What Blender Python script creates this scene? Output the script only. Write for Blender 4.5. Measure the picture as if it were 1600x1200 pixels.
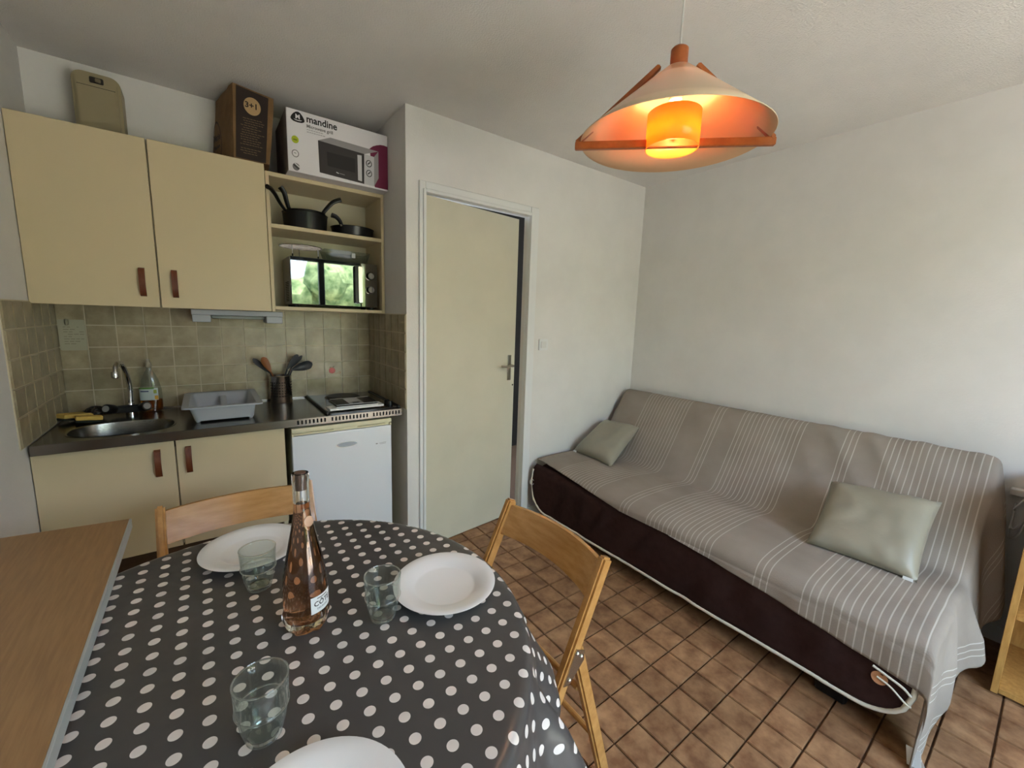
import bpy, bmesh, math, random
from mathutils import Vector, Matrix, noise as mnoise

for o in list(bpy.data.objects):
    bpy.data.objects.remove(o)
S = bpy.context.scene
C = S.collection
PI = math.pi
random.seed(7)

# ------------------------------------------------------------------ camera
HC = 1.385
pitch, yaw, roll, foc = 0.152866, 0.639994, 0.0328707, 645.67
cy, sy, cp, sp, cr, sr = math.cos(yaw), math.sin(yaw), math.cos(pitch), math.sin(pitch), math.cos(roll), math.sin(roll)
fw = Vector((sy*cp, cy*cp, -sp)); rt = Vector((cy, -sy, 0)); up = rt.cross(fw)
r2 = cr*rt + sr*up; u2 = -sr*rt + cr*up
cam = bpy.data.cameras.new('camera')
cam.sensor_fit = 'HORIZONTAL'; cam.sensor_width = 36.0; cam.lens = foc/1600*36.0
cam.clip_start = 0.02; cam.clip_end = 200
co = bpy.data.objects.new('camera', cam); C.objects.link(co)
m = Matrix((r2, u2, -fw)).transposed().to_4x4(); m.translation = (0, 0, HC)
co.matrix_world = m
S.camera = co

# ------------------------------------------------------------------ world, light, exposure
SKY = 8.0
w = bpy.data.worlds.new('sky'); S.world = w; w.use_nodes = True
nt = w.node_tree; nt.nodes.clear()
tc = nt.nodes.new('ShaderNodeTexCoord'); sx = nt.nodes.new('ShaderNodeSeparateXYZ'); rp = nt.nodes.new('ShaderNodeValToRGB')
bg = nt.nodes.new('ShaderNodeBackground'); ow = nt.nodes.new('ShaderNodeOutputWorld')
nt.links.new(tc.outputs['Generated'], sx.inputs[0]); nt.links.new(sx.outputs['Z'], rp.inputs[0])
e = rp.color_ramp.elements
e[0].position = 0.0; e[0].color = (0.74, 0.87, 1.0, 1)
e[1].position = 1.0; e[1].color = (0.34, 0.58, 1.0, 1)
nt.links.new(rp.outputs[0], bg.inputs['Color']); bg.inputs['Strength'].default_value = SKY
nt.links.new(bg.outputs[0], ow.inputs['Surface'])
# window opening in the wall behind the camera, used as a light portal for the daylight
WX0, WX1, WZ0, WZ1, WY = 0.50, 2.20, 0.04, 2.16, -1.5
pl = bpy.data.lights.new('window_portal', 'AREA'); pl.shape = 'RECTANGLE'; pl.size = WX1-WX0; pl.size_y = WZ1-WZ0
pl.cycles.is_portal = True
po = bpy.data.objects.new('window_portal', pl); C.objects.link(po)
po.location = ((WX0+WX1)/2, WY-0.12, (WZ0+WZ1)/2); po.rotation_euler = (PI/2, 0, 0)
sun = bpy.data.lights.new('sun', 'SUN'); sun.energy = 27.0; sun.angle = math.radians(2); sun.color = (1.0, 0.93, 0.85)
so = bpy.data.objects.new('sun', sun); C.objects.link(so)
so.rotation_euler = (math.radians(-16), math.radians(6), 0)      # high sun behind the building: it lights the terrace, not the room
S.view_settings.view_transform = 'Standard'
try: S.view_settings.look = 'None'
except Exception: pass
S.view_settings.gamma = 1.0
S.view_settings.use_curve_mapping = False
S.view_settings.exposure = 0.88

# ------------------------------------------------------------------ materials
def lin(c):
    return tuple(((v/255)/12.92 if v/255 <= 0.04045 else ((v/255+0.055)/1.055)**2.4) for v in c[:3]) + (1.0,)

MATS = {}
def mat(name, col, rough=0.5, metal=0.0, spec=0.5, col2=None, nscale=8.0, stretch=(1,1,1), contrast=(0.35,0.65),
        bump=None, var=0.0, trans=0.0, ior=1.45, coat=0.0, sheen=0.0, coords='Object', rvar=None):
    if name in MATS: return MATS[name]
    M = bpy.data.materials.new(name); M.use_nodes = True
    t = M.node_tree; n = t.nodes; l = t.links
    b = n['Principled BSDF']
    b.inputs['Base Color'].default_value = lin(col); b.inputs['Roughness'].default_value = rough
    b.inputs['Metallic'].default_value = metal; b.inputs['IOR'].default_value = ior
    b.inputs['Specular IOR Level'].default_value = spec
    b.inputs['Transmission Weight'].default_value = trans
    b.inputs['Coat Weight'].default_value = coat
    if sheen: b.inputs['Sheen Weight'].default_value = sheen
    tcn = n.new('ShaderNodeTexCoord')
    mp = n.new('ShaderNodeMapping'); mp.inputs['Scale'].default_value = stretch
    if coords == 'World':
        gm = n.new('ShaderNodeNewGeometry'); l.new(gm.outputs['Position'], mp.inputs[0])
    else:
        l.new(tcn.outputs[coords], mp.inputs[0])
    out = None
    if col2 is not None:
        nz = n.new('ShaderNodeTexNoise'); nz.inputs['Scale'].default_value = nscale; nz.inputs['Detail'].default_value = 5
        nz.inputs['Roughness'].default_value = 0.6
        l.new(mp.outputs[0], nz.inputs['Vector'])
        rr = n.new('ShaderNodeValToRGB'); rr.color_ramp.elements[0].position = contrast[0]; rr.color_ramp.elements[1].position = contrast[1]
        rr.color_ramp.elements[0].color = lin(col); rr.color_ramp.elements[1].color = lin(col2)
        l.new(nz.outputs['Fac'], rr.inputs[0]); out = rr.outputs[0]
    if var:
        oi = n.new('ShaderNodeObjectInfo'); hs = n.new('ShaderNodeHueSaturation')
        mr = n.new('ShaderNodeMapRange'); mr.inputs['To Min'].default_value = 1-var; mr.inputs['To Max'].default_value = 1+var
        l.new(oi.outputs['Random'], mr.inputs['Value']); l.new(mr.outputs[0], hs.inputs['Value'])
        if out: l.new(out, hs.inputs['Color'])
        else: hs.inputs['Color'].default_value = lin(col)
        out = hs.outputs[0]
    if out: l.new(out, b.inputs['Base Color'])
    if bump:
        nb = n.new('ShaderNodeTexNoise'); nb.inputs['Scale'].default_value = bump[0]; nb.inputs['Detail'].default_value = 4
        l.new(mp.outputs[0], nb.inputs['Vector'])
        bp = n.new('ShaderNodeBump'); bp.inputs['Strength'].default_value = bump[1]; bp.inputs['Distance'].default_value = bump[2]
        l.new(nb.outputs['Fac'], bp.inputs['Height']); l.new(bp.outputs[0], b.inputs['Normal'])
    MATS[name] = M
    return M

def emit(name, col, strength):
    M = bpy.data.materials.new(name); M.use_nodes = True; t = M.node_tree
    b = t.nodes['Principled BSDF']; b.inputs['Base Color'].default_value = lin(col)
    b.inputs['Emission Color'].default_value = lin(col); b.inputs['Emission Strength'].default_value = strength
    return M

def translucent(name, col, tcol, mix=0.5, rough=0.3):
    M = bpy.data.materials.new(name); M.use_nodes = True; t = M.node_tree; n = t.nodes
    b = n['Principled BSDF']; b.inputs['Base Color'].default_value = lin(col); b.inputs['Roughness'].default_value = rough
    tr = n.new('ShaderNodeBsdfTranslucent'); tr.inputs['Color'].default_value = lin(tcol)
    mx = n.new('ShaderNodeMixShader'); mx.inputs[0].default_value = mix
    t.links.new(b.outputs[0], mx.inputs[1]); t.links.new(tr.outputs[0], mx.inputs[2])
    t.links.new(mx.outputs[0], n['Material Output'].inputs['Surface'])
    return M

WALL = mat('rough_white_plaster', (224,221,216), 0.85, col2=(217,214,209), nscale=3, bump=(130,0.22,0.003), coords='World', spec=0.2)
CEIL = mat('stippled_ceiling', (230,226,220), 0.9, col2=(222,218,212), nscale=2.2, bump=(150,0.6,0.006), coords='World', spec=0.2)
GROUT_W = mat('pale_grout', (206,196,172), 0.85, bump=(160,0.3,0.002))
GROUT_F = mat('brown_grout', (92,68,50), 0.9, bump=(120,0.4,0.003), coords='World')
FTILE = mat('terracotta_tile', (126,88,60), 0.42, col2=(174,134,96), nscale=13, contrast=(0.36,0.68), bump=(60,0.25,0.003), var=0.16, coords='World', spec=0.4)
WTILE = mat('olive_wall_tile', (142,130,103), 0.28, col2=(182,169,140), nscale=13, contrast=(0.3,0.72), bump=(25,0.2,0.003), var=0.09, coords='World')
WHITE = mat('white_paint', (222,222,220), 0.45, bump=(40,0.05,0.001))
CREAM = mat('cream_laminate', (208,191,155), 0.42, bump=(220,0.12,0.001), coords='World', spec=0.4)
CREAM_IN = mat('cream_melamine', (205,196,170), 0.5)
DOORM = mat('cream_door_paint', (208,202,182), 0.4, col2=(203,197,177), nscale=4, bump=(90,0.06,0.001))
BROWNWOOD = mat('brown_wood_handle', (112,58,28), 0.4, col2=(88,42,20), nscale=12, stretch=(6,6,0.8))
STEEL = mat('brushed_steel', (150,147,140), 0.26, metal=1.0, col2=(120,117,110), nscale=20, stretch=(1,20,20), bump=(60,0.03,0.0005))
STEEL_DK = mat('dark_steel', (138,131,123), 0.24, metal=1.0)
CHROME = mat('chrome', (215,215,215), 0.08, metal=1.0)
NICKEL = mat('satin_nickel', (185,178,165), 0.25, metal=1.0)
BLACK = mat('black_plastic', (14,14,15), 0.35)
BLACKM = mat('black_nonstick', (16,16,17), 0.3)
DARK = mat('shadow_void', (20,17,15), 0.9)
FRIDGE = mat('white_enamel', (225,228,232), 0.3, coat=0.3)
FRIDGE_T = mat('yellowed_plastic', (222,214,180), 0.4)
GREYPL = mat('grey_plastic', (172,176,182), 0.45, bump=(200,0.15,0.001))
BEIGEPL = mat('beige_plastic', (150,138,108), 0.5, bump=(120,0.1,0.001))
KRAFT = mat('kraft_paper', (134,102,66), 0.85, col2=(114,86,54), nscale=9, bump=(14,0.5,0.01))
INKBR = mat('dark_brown_ink', (38,24,18), 0.7)
INK = mat('dark_ink', (30,24,26), 0.7)
CARD = mat('white_carton', (226,222,224), 0.6)
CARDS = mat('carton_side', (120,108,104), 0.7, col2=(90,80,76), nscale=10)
GREYINK = mat('grey_ink', (120,116,116), 0.7)
GREEN = mat('lime_ink', (176,190,40), 0.6)
MAGENTA = mat('magenta_ink', (112,28,62), 0.6)
PHOTO_DK = mat('printed_dark_grey', (56,50,50), 0.5)
PHOTO_DK2 = mat('printed_black', (36,33,33), 0.5)
PHOTO_GR = mat('printed_mid_grey', (150,146,146), 0.5)
PHOTO_LG = mat('printed_light_grey', (196,194,196), 0.5)
BOARD = mat('woodgrain_laminate', (164,128,88), 0.42, col2=(148,114,78), nscale=14, stretch=(9,0.7,1), coords='World', bump=(180,0.1,0.001))
EDGING = mat('pale_edging', (178,182,180), 0.4)
BEECH = mat('varnished_beech', (200,150,88), 0.3, col2=(178,126,66), nscale=7, stretch=(5,5,5), coat=0.3)
BEECHX = mat('varnished_beech_rail', (198,148,88), 0.24, col2=(178,128,70), nscale=6, stretch=(1.2,9,9), coat=0.4)
OAK = mat('oak_veneer', (196,150,84), 0.45, col2=(172,126,66), nscale=9, stretch=(8,8,1.2))
SOFABR = mat('brown_cotton', (60,41,38), 0.95, col2=(52,35,32), nscale=30, bump=(300,0.2,0.001), spec=0.1)
PIPING = mat('white_piping', (226,220,202), 0.8)
CUSHION = mat('sage_satin', (154,148,131), 0.38, col2=(146,140,124), nscale=3, bump=(18,0.25,0.008))
BUTTON = mat('wood_button', (188,132,92), 0.4)
CABLE = mat('white_cable', (205,203,198), 0.5)
PORCELAIN = mat('white_porcelain', (236,236,236), 0.12, coat=0.5)
def thin_glass(name, col, edge=0.55, rough=0.02, base=0.06, edge_glow=0.26):
    M = bpy.data.materials.new(name); M.use_nodes = True; t = M.node_tree; n = t.nodes; l = t.links; n.remove(n['Principled BSDF'])
    tb = n.new('ShaderNodeBsdfTransparent'); tb.inputs[0].default_value = lin(col)
    gb = n.new('ShaderNodeBsdfGlossy'); gb.inputs['Roughness'].default_value = rough
    lw = n.new('ShaderNodeLayerWeight'); lw.inputs[0].default_value = 0.5
    pw = n.new('ShaderNodeMath'); pw.operation = 'POWER'; pw.inputs[1].default_value = 3.0; l.new(lw.outputs['Facing'], pw.inputs[0])
    mr = n.new('ShaderNodeMapRange'); mr.inputs['To Min'].default_value = base; mr.inputs['To Max'].default_value = edge; l.new(pw.outputs[0], mr.inputs['Value'])
    mx = n.new('ShaderNodeMixShader'); l.new(mr.outputs[0], mx.inputs[0]); l.new(tb.outputs[0], mx.inputs[1]); l.new(gb.outputs[0], mx.inputs[2])
    df = n.new('ShaderNodeBsdfDiffuse'); df.inputs[0].default_value = lin((226,232,230)); tl = n.new('ShaderNodeBsdfTranslucent'); tl.inputs[0].default_value = lin((226,232,230))
    ad = n.new('ShaderNodeMixShader'); ad.inputs[0].default_value = 0.5; l.new(df.outputs[0], ad.inputs[1]); l.new(tl.outputs[0], ad.inputs[2])
    p2 = n.new('ShaderNodeMath'); p2.operation = 'POWER'; p2.inputs[1].default_value = 4.0; l.new(lw.outputs['Facing'], p2.inputs[0])
    m2 = n.new('ShaderNodeMapRange'); m2.inputs['To Min'].default_value = 0.012; m2.inputs['To Max'].default_value = edge_glow; l.new(p2.outputs[0], m2.inputs['Value'])  # pale diffuse edge stands in for light gathered at the glass edges
    m3 = n.new('ShaderNodeMixShader'); l.new(m2.outputs[0], m3.inputs[0]); l.new(mx.outputs[0], m3.inputs[1]); l.new(ad.outputs[0], m3.inputs[2])
    l.new(m3.outputs[0], n['Material Output'].inputs['Surface'])
    return M
REALGLASS = mat('bottle_glass', (252,252,250), 0.0, trans=1.0, ior=1.45)
GLASS = thin_glass('clear_glass', (246,250,248))
CLEARPL = thin_glass('clear_plastic', (232,236,234), 0.35, 0.12, 0.06)
ROSE = mat('rose_wine', (228,166,122), 0.0, trans=1.0, ior=1.34)
PAPER = mat('white_paper', (232,232,230), 0.6)
SPONGE_Y = mat('yellow_sponge', (214,178,92), 0.95, bump=(120,0.8,0.004))
SPONGE_G = mat('dark_scouring_pad', (40,44,34), 0.95, bump=(200,0.8,0.003))
SCOUR = mat('steel_wool', (70,68,66), 0.35, metal=0.9)
WOODSP = mat('wooden_spoon', (132,80,42), 0.5)
NYLON = mat('grey_nylon', (52,54,58), 0.4)
LAMPW = mat('lamp_wood', (170,96,44), 0.4, col2=(146,78,34), nscale=8, stretch=(3,3,3))
SHADE = translucent('peach_acrylic_shade', (236,214,184), (255,214,150), 0.16, 0.22)
SHADE_P = translucent('bulb_glow_shade_lining', (240,198,152), (255,200,134), 0.14, 0.25)  # inner face of the shade, bulb's warm glow put into its peach colour
SHADE_IN = translucent('orange_acrylic_cylinder', (240,150,60), (255,164,72), 0.5, 0.25)
BULB = emit('lamp_bulb', (255,214,140), 9.0)
MIRROR = mat('mirrored_glass', (128,132,131), 0.02, metal=1.0)
HOBM = mat('brown_black_enamel', (40,36,33), 0.16, coat=0.6)
GREYM = mat('grey_metal_casing', (150,150,150), 0.4, metal=0.5)
SOAPLABEL = mat('soap_label', (198,208,206), 0.5)
SOAPLIQ = mat('orange_soap', (214,120,30), 0.05, trans=0.8, ior=1.34)
NOTICE = mat('faded_card', (176,172,150), 0.6)
RED = mat('red_glaze', (186,40,38), 0.3)
LEAFG = mat('leaf_glaze', (92,82,46), 0.35)
FOLIAGE = mat('garden_foliage', (70,92,50), 0.9, col2=(150,160,110), nscale=4, coords='World')
TERRACE = mat('terrace_concrete', (188,178,160), 0.9, col2=(170,160,146), nscale=3, coords='World')
ANTHRA = mat('anthracite_frame', (58,58,62), 0.4)
CURT = translucent('sheer_curtain', (205,215,205), (215,230,215), 0.6, 0.9)

def uvmask_mat(name, kind):
    M = bpy.data.materials.new(name); M.use_nodes = True; t = M.node_tree; n = t.nodes; l = t.links
    b = n['Principled BSDF']
    uv = n.new('ShaderNodeUVMap'); uv.uv_map = 'UVMap'
    sp_ = n.new('ShaderNodeSeparateXYZ'); l.new(uv.outputs[0], sp_.inputs[0])
    def mth(op, a, bb=None, cc=None):
        q = n.new('ShaderNodeMath'); q.operation = op
        for i, v in enumerate((a, bb, cc)):
            if v is None: continue
            if isinstance(v, (int, float)): q.inputs[i].default_value = v
            else: l.new(v, q.inputs[i])
        return q.outputs[0]
    X, Y = sp_.outputs['X'], sp_.outputs['Y']
    mix = n.new('ShaderNodeMix'); mix.data_type = 'RGBA'
    if kind == 'dots':
        p = 0.0425
        fx = mth('SUBTRACT', mth('FRACT', mth('DIVIDE', X, p)), 0.5); fy = mth('SUBTRACT', mth('FRACT', mth('DIVIDE', Y, p)), 0.5)
        d = mth('SQRT', mth('ADD', mth('MULTIPLY', fx, fx), mth('MULTIPLY', fy, fy)))
        nz = n.new('ShaderNodeTexNoise'); nz.inputs['Scale'].default_value = 3.0; l.new(uv.outputs[0], nz.inputs['Vector'])
        mask = mth('LESS_THAN', d, 0.222)
        mix.inputs['A'].default_value = lin((77,74,73)); mix.inputs['B'].default_value = lin((226,218,212))
        l.new(mask, mix.inputs['Factor']); l.new(mix.outputs['Result'], b.inputs['Base Color'])
        b.inputs['Roughness'].default_value = 0.3; b.inputs['Specular IOR Level'].default_value = 0.5
        bp = n.new('ShaderNodeBump'); bp.inputs['Strength'].default_value = 0.25; bp.inputs['Distance'].default_value = 0.01
        nz.inputs['Scale'].default_value = 14.0
        l.new(nz.outputs['Fac'], bp.inputs['Height']); l.new(bp.outputs[0], b.inputs['Normal'])
    else:
        f = mth('FRACT', mth('DIVIDE', mth('SUBTRACT', X, 0.23-0.695), 0.695))
        dense = mth('LESS_THAN', f, 0.515)
        grp = mth('MULTIPLY', mth('GREATER_THAN', f, 0.733), mth('LESS_THAN', f, 0.85))
        ln = mth('LESS_THAN', mth('FRACT', mth('DIVIDE', mth('SUBTRACT', X, 0.23-0.695), 0.695/29.0)), 0.17)
        mask = mth('MULTIPLY', mth('MAXIMUM', dense, grp), ln)
        mask = mth('MULTIPLY', mth('MULTIPLY', mask, 0.6), mth('GREATER_THAN', X, 0.2))
        nz = n.new('ShaderNodeTexNoise'); nz.inputs['Scale'].default_value = 5.0; nz.inputs['Detail'].default_value = 6; l.new(uv.outputs[0], nz.inputs['Vector'])
        rr = n.new('ShaderNodeValToRGB'); rr.color_ramp.elements[0].color = lin((143,132,121)); rr.color_ramp.elements[1].color = lin((157,146,135))
        rr.color_ramp.elements[0].position = 0.3; rr.color_ramp.elements[1].position = 0.7
        l.new(nz.outputs['Fac'], rr.inputs[0]); l.new(rr.outputs[0], mix.inputs['A'])
        mix.inputs['B'].default_value = lin((206,198,186))
        l.new(mask, mix.inputs['Factor']); l.new(mix.outputs['Result'], b.inputs['Base Color'])
        b.inputs['Roughness'].default_value = 0.9; b.inputs['Specular IOR Level'].default_value = 0.2
        wv = n.new('ShaderNodeTexNoise'); wv.inputs['Scale'].default_value = 160.0; l.new(uv.outputs[0], wv.inputs['Vector'])
        bp = n.new('ShaderNodeBump'); bp.inputs['Strength'].default_value = 0.35; bp.inputs['Distance'].default_value = 0.003
        l.new(wv.outputs['Fac'], bp.inputs['Height']); l.new(bp.outputs[0], b.inputs['Normal'])
    return M
CLOTH = uvmask_mat('polka_dot_vinyl', 'dots')
THROW = uvmask_mat('striped_cotton_throw', 'stripes')

# ------------------------------------------------------------------ mesh helpers
def B(): return bmesh.new()

def flatlayer(bm):
    return bm.faces.layers.int.get('flat') or bm.faces.layers.int.new('flat')

def box(bm, x0, x1, y0, y1, z0, z1, bev=0.0, seg=1):
    lay = flatlayer(bm); before = set(bm.faces)
    vs = [bm.verts.new(p) for p in ((x0,y0,z0),(x1,y0,z0),(x1,y1,z0),(x0,y1,z0),(x0,y0,z1),(x1,y0,z1),(x1,y1,z1),(x0,y1,z1))]
    fs = [bm.faces.new([vs[i] for i in q]) for q in ((3,2,1,0),(4,5,6,7),(0,1,5,4),(1,2,6,5),(2,3,7,6),(3,0,4,7))]
    if bev:
        ed = list({ed for f in fs for ed in f.edges})
        rv = bmesh.ops.bevel(bm, geom=ed, offset=bev, segments=seg, affect='EDGES', profile=0.5)
        rnd = set(rv['faces'])
    for f in set(bm.faces)-before:
        if not (bev and f in rnd): f[lay] = 1
    return bm

def beam(bm, p, q, wx, wy, ref=(1,0,0), bev=0.0):
    """rectangular bar from p to q; wx across ref, wy across the other direction"""
    lay = flatlayer(bm); before = set(bm.faces); rnd = set()
    p, q = Vector(p), Vector(q); d = (q-p).normalized(); rx = Vector(ref); rx = (rx-d*rx.dot(d)).normalized(); ry = d.cross(rx)
    vs = []
    for c in (p, q):
        for sx_, sy_ in ((-1,-1),(1,-1),(1,1),(-1,1)):
            vs.append(bm.verts.new(c + rx*sx_*wx/2 + ry*sy_*wy/2))
    fs = [bm.faces.new([vs[i] for i in qd]) for qd in ((3,2,1,0),(4,5,6,7),(0,1,5,4),(1,2,6,5),(2,3,7,6),(3,0,4,7))]
    if bev:
        rnd = set(bmesh.ops.bevel(bm, geom=list({ed for f in fs for ed in f.edges}), offset=bev, segments=2, affect='EDGES')['faces'])
    for f in set(bm.faces)-before-rnd: f[lay] = 1
    bmesh.ops.recalc_face_normals(bm, faces=bm.faces)
    return bm

def lathe(bm, prof, n=32, c=(0,0,0), axis=None, fx=None, cap=True):
    """prof: (radius, height) list; axis: optional direction of the height"""
    c = Vector(c); A = Vector(axis).normalized() if axis is not None else Vector((0,0,1))
    u = A.orthogonal().normalized() if axis is not None else Vector((1,0,0)); v = A.cross(u)
    rings = []
    for k, (r, h) in enumerate(prof):
        if r < 1e-6:
            rings.append([bm.verts.new(c + A*h)]); continue
        ring = []
        for i in range(n):
            a = 2*PI*i/n; rr = r*(fx(a, h) if fx else 1.0)
            ring.append(bm.verts.new(c + u*rr*math.cos(a) + v*rr*math.sin(a) + A*h))
        rings.append(ring)
    for a, b in zip(rings[:-1], rings[1:]):
        if len(a) == 1 and len(b) == 1: continue
        for i in range(n):
            j = (i+1) % n
            if len(a) == 1: bm.faces.new((a[0], b[j], b[i])) if False else bm.faces.new((a[0], b[i], b[j]))
            elif len(b) == 1: bm.faces.new((a[i], a[j], b[0]))
            else: bm.faces.new((a[i], a[j], b[j], b[i]))
    if cap:
        if len(rings[0]) > 1: bm.faces.new(list(reversed(rings[0])))
        if len(rings[-1]) > 1: bm.faces.new(rings[-1])
    bmesh.ops.recalc_face_normals(bm, faces=bm.faces)
    return bm

def smooth_path(pts, k=6):
    pts = [Vector(p) for p in pts]; out = []
    for i in range(len(pts)-1):
        p0 = pts[max(i-1,0)]; p1 = pts[i]; p2 = pts[i+1]; p3 = pts[min(i+2,len(pts)-1)]
        for s in range(k):
            t = s/k
            out.append(0.5*((2*p1)+(-p0+p2)*t+(2*p0-5*p1+4*p2-p3)*t*t+(-p0+3*p1-3*p2+p3)*t**3))
    out.append(pts[-1]); return out

def tube(bm, pts, r, n=8, closed=False, flat=None, ref=None):
    pts = [Vector(p) for p in pts]; N = len(pts); rings = []; prev = None
    for i, p in enumerate(pts):
        if closed: d = pts[(i+1)%N]-pts[i-1]
        else: d = pts[min(i+1,N-1)]-pts[max(i-1,0)]
        d.normalize()
        if prev is None:
            u = Vector(ref) if ref else d.orthogonal()
        else: u = prev
        u = (u-d*u.dot(d))
        if u.length < 1e-6: u = d.orthogonal()
        u.normalize(); prev = u; v = d.cross(u)
        rr = r(i/(N-1)) if callable(r) else r
        ru, rv = (rr, rr) if not flat else (rr*flat[0], rr*flat[1])
        rings.append([bm.verts.new(p+u*ru*math.cos(2*PI*k/n)+v*rv*math.sin(2*PI*k/n)) for k in range(n)])
    M_ = N if closed else N-1
    for i in range(M_):
        a, b = rings[i], rings[(i+1)%N]
        for k in range(n):
            bm.faces.new((a[k], a[(k+1)%n], b[(k+1)%n], b[k]))
    if not closed:
        bm.faces.new(list(reversed(rings[0]))); bm.faces.new(rings[-1])
    bmesh.ops.recalc_face_normals(bm, faces=bm.faces)
    return bm

def prism(bm, poly, d, origin=(0,0,0), ux=(1,0,0), uy=(0,0,1), un=(0,-1,0)):
    """extrude 2-D polygon (in ux,uy) by d along un"""
    lay = flatlayer(bm)
    o, ux, uy, un = Vector(origin), Vector(ux), Vector(uy), Vector(un)
    a = [bm.verts.new(o+ux*x+uy*y) for x, y in poly]; b = [bm.verts.new(o+ux*x+uy*y+un*d) for x, y in poly]
    for f in (bm.faces.new(a), bm.faces.new(list(reversed(b)))): f[lay] = 1
    n = len(poly)
    for i in range(n):
        bm.faces.new((a[i], b[i], b[(i+1)%n], a[(i+1)%n]))
    bmesh.ops.recalc_face_normals(bm, faces=bm.faces)
    return bm

def rrect(x0, x1, y0, y1, r, k=5):
    out = []
    for cx, cy_, a0 in ((x1-r,y1-r,0),(x0+r,y1-r,90),(x0+r,y0+r,180),(x1-r,y0+r,270)):
        for i in range(k+1):
            a = math.radians(a0+90*i/k); out.append((cx+r*math.cos(a), cy_+r*math.sin(a)))
    return out

def ngon(cx, cy_, rx, ry=None, n=24):
    ry = ry or rx
    return [(cx+rx*math.cos(2*PI*i/n), cy_+ry*math.sin(2*PI*i/n)) for i in range(n)]

OFF = {}
def obj(name, bm, material, parent=None, smooth=35, local=False):
    me = bpy.data.meshes.new(name)
    off = Vector((0,0,0)) if (parent is None or local) else OFF.get(parent.name, Vector((0,0,0)))
    lay = bm.faces.layers.int.get('flat')
    flat = [i for i, f in enumerate(bm.faces) if f[lay]] if lay else []
    if smooth:
        for f in bm.faces: f.smooth = True
    if lay: bm.faces.layers.int.remove(lay)
    if off.length: bmesh.ops.translate(bm, verts=bm.verts, vec=-off)
    bm.to_mesh(me); bm.free()
    me.materials.append(material)
    if smooth and len(me.polygons):
        me.set_sharp_from_angle(angle=math.radians(smooth))
        for i in flat: me.polygons[i].use_smooth = False
    o = bpy.data.objects.new(name, me); C.objects.link(o)
    if parent is not None: o.parent = parent
    OFF[o.name] = off
    return o

def thing(name, label, cat, loc=(0,0,0), group=None, kind=None):
    o = bpy.data.objects.new(name, None); o.empty_display_size = 0.05; C.objects.link(o); o.location = loc
    OFF[o.name] = Vector(loc)
    if label: o['label'] = label
    if cat: o['category'] = cat
    if group: o['group'] = group
    if kind: o['kind'] = kind
    return o

def tag(o, label, cat, group=None, kind=None):
    o['label'] = label; o['category'] = cat
    if group: o['group'] = group
    if kind: o['kind'] = kind
    return o

def struct(name, bm, material, smooth=35):
    o = obj(name, bm, material, None, smooth); o['kind'] = 'structure'
    o['label'] = STRUCT_LABEL.get(name, name.replace('_', ' '))
    return o
STRUCT_LABEL = {}

def copy_tree(o, parent=None):
    c = o.copy(); C.objects.link(c)
    if parent is not None: c.parent = parent
    OFF[c.name] = OFF.get(o.name, Vector((0,0,0)))
    for ch in list(o.children): copy_tree(ch, c)
    return c

def text_mesh(name, body, size, origin, ux, uy, material, parent, bold=0.0, align='LEFT', xs=1.0):
    cu = bpy.data.curves.new('txt', 'FONT'); cu.body = body; cu.size = size; cu.offset = bold; cu.align_x = align
    cu.resolution_u = 3; cu.extrude = 0.0002
    to = bpy.data.objects.new('txt', cu); C.objects.link(to)
    dg = bpy.context.evaluated_depsgraph_get()
    me = bpy.data.meshes.new_from_object(to.evaluated_get(dg)); me.name = name
    bpy.data.objects.remove(to)
    ux, uy = Vector(ux).normalized(), Vector(uy).normalized(); un = ux.cross(uy)
    M4 = Matrix((ux*xs, uy, un)).transposed().to_4x4(); M4.translation = Vector(origin)-OFF.get(parent.name, Vector((0,0,0)))
    me.transform(M4)
    me.materials.clear(); me.materials.append(material)
    o = bpy.data.objects.new(name, me); C.objects.link(o); o.parent = parent; OFF[o.name] = OFF.get(parent.name, Vector((0,0,0)))
    return o

# ------------------------------------------------------------------ room shell
XL, XR, YB, YD, XN, ZC = -0.55, 2.835, 2.77, 2.15, 0.879, 2.44
b = B(); box(b, XL-0.1, XR+0.1, WY-0.1, YB+0.9, -0.1, -0.004); floor = struct('floor', b, GROUT_F)
b = B(); box(b, XL-0.1, XR+0.1, WY-0.1, YB+0.9, ZC, ZC+0.1); struct('ceiling', b, CEIL)
b = B(); box(b, XL-0.1, XL, WY-0.1, YB+0.1, -0.004, ZC); wall_left = struct('wall_left', b, WALL)
b = B(); box(b, XR, XR+0.1, WY-0.1, YB+0.9, -0.004, ZC); struct('wall_right', b, WALL)
b = B(); box(b, XL, XN+0.07, YB, YB+0.1, -0.004, ZC); wall_back = struct('wall_back', b, WALL)
DX0, DX1, DZ = 0.985, 1.697, 2.037            # door opening
b = B(); box(b, XN, XN+0.07, YD+0.07, YB, -0.004, ZC); wall_niche = struct('wall_niche', b, WALL)
b = B(); box(b, XN, DX0-0.012, YD, YD+0.07, -0.004, ZC); box(b, DX1+0.014, XR, YD, YD+0.07, -0.004, ZC); box(b, DX0-0.012, DX1+0.014, YD, YD+0.07, DZ+0.012, ZC)
struct('wall_door_side', b, WALL)
b = B(); box(b, XN+0.07, XR, YB+0.8, YB+0.9, -0.004, ZC); struct('wall_passage', b, mat('unlit_passage_shade', (34,29,24), 0.9))  # darkness of the unlit passage is put into the wall colour
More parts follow.
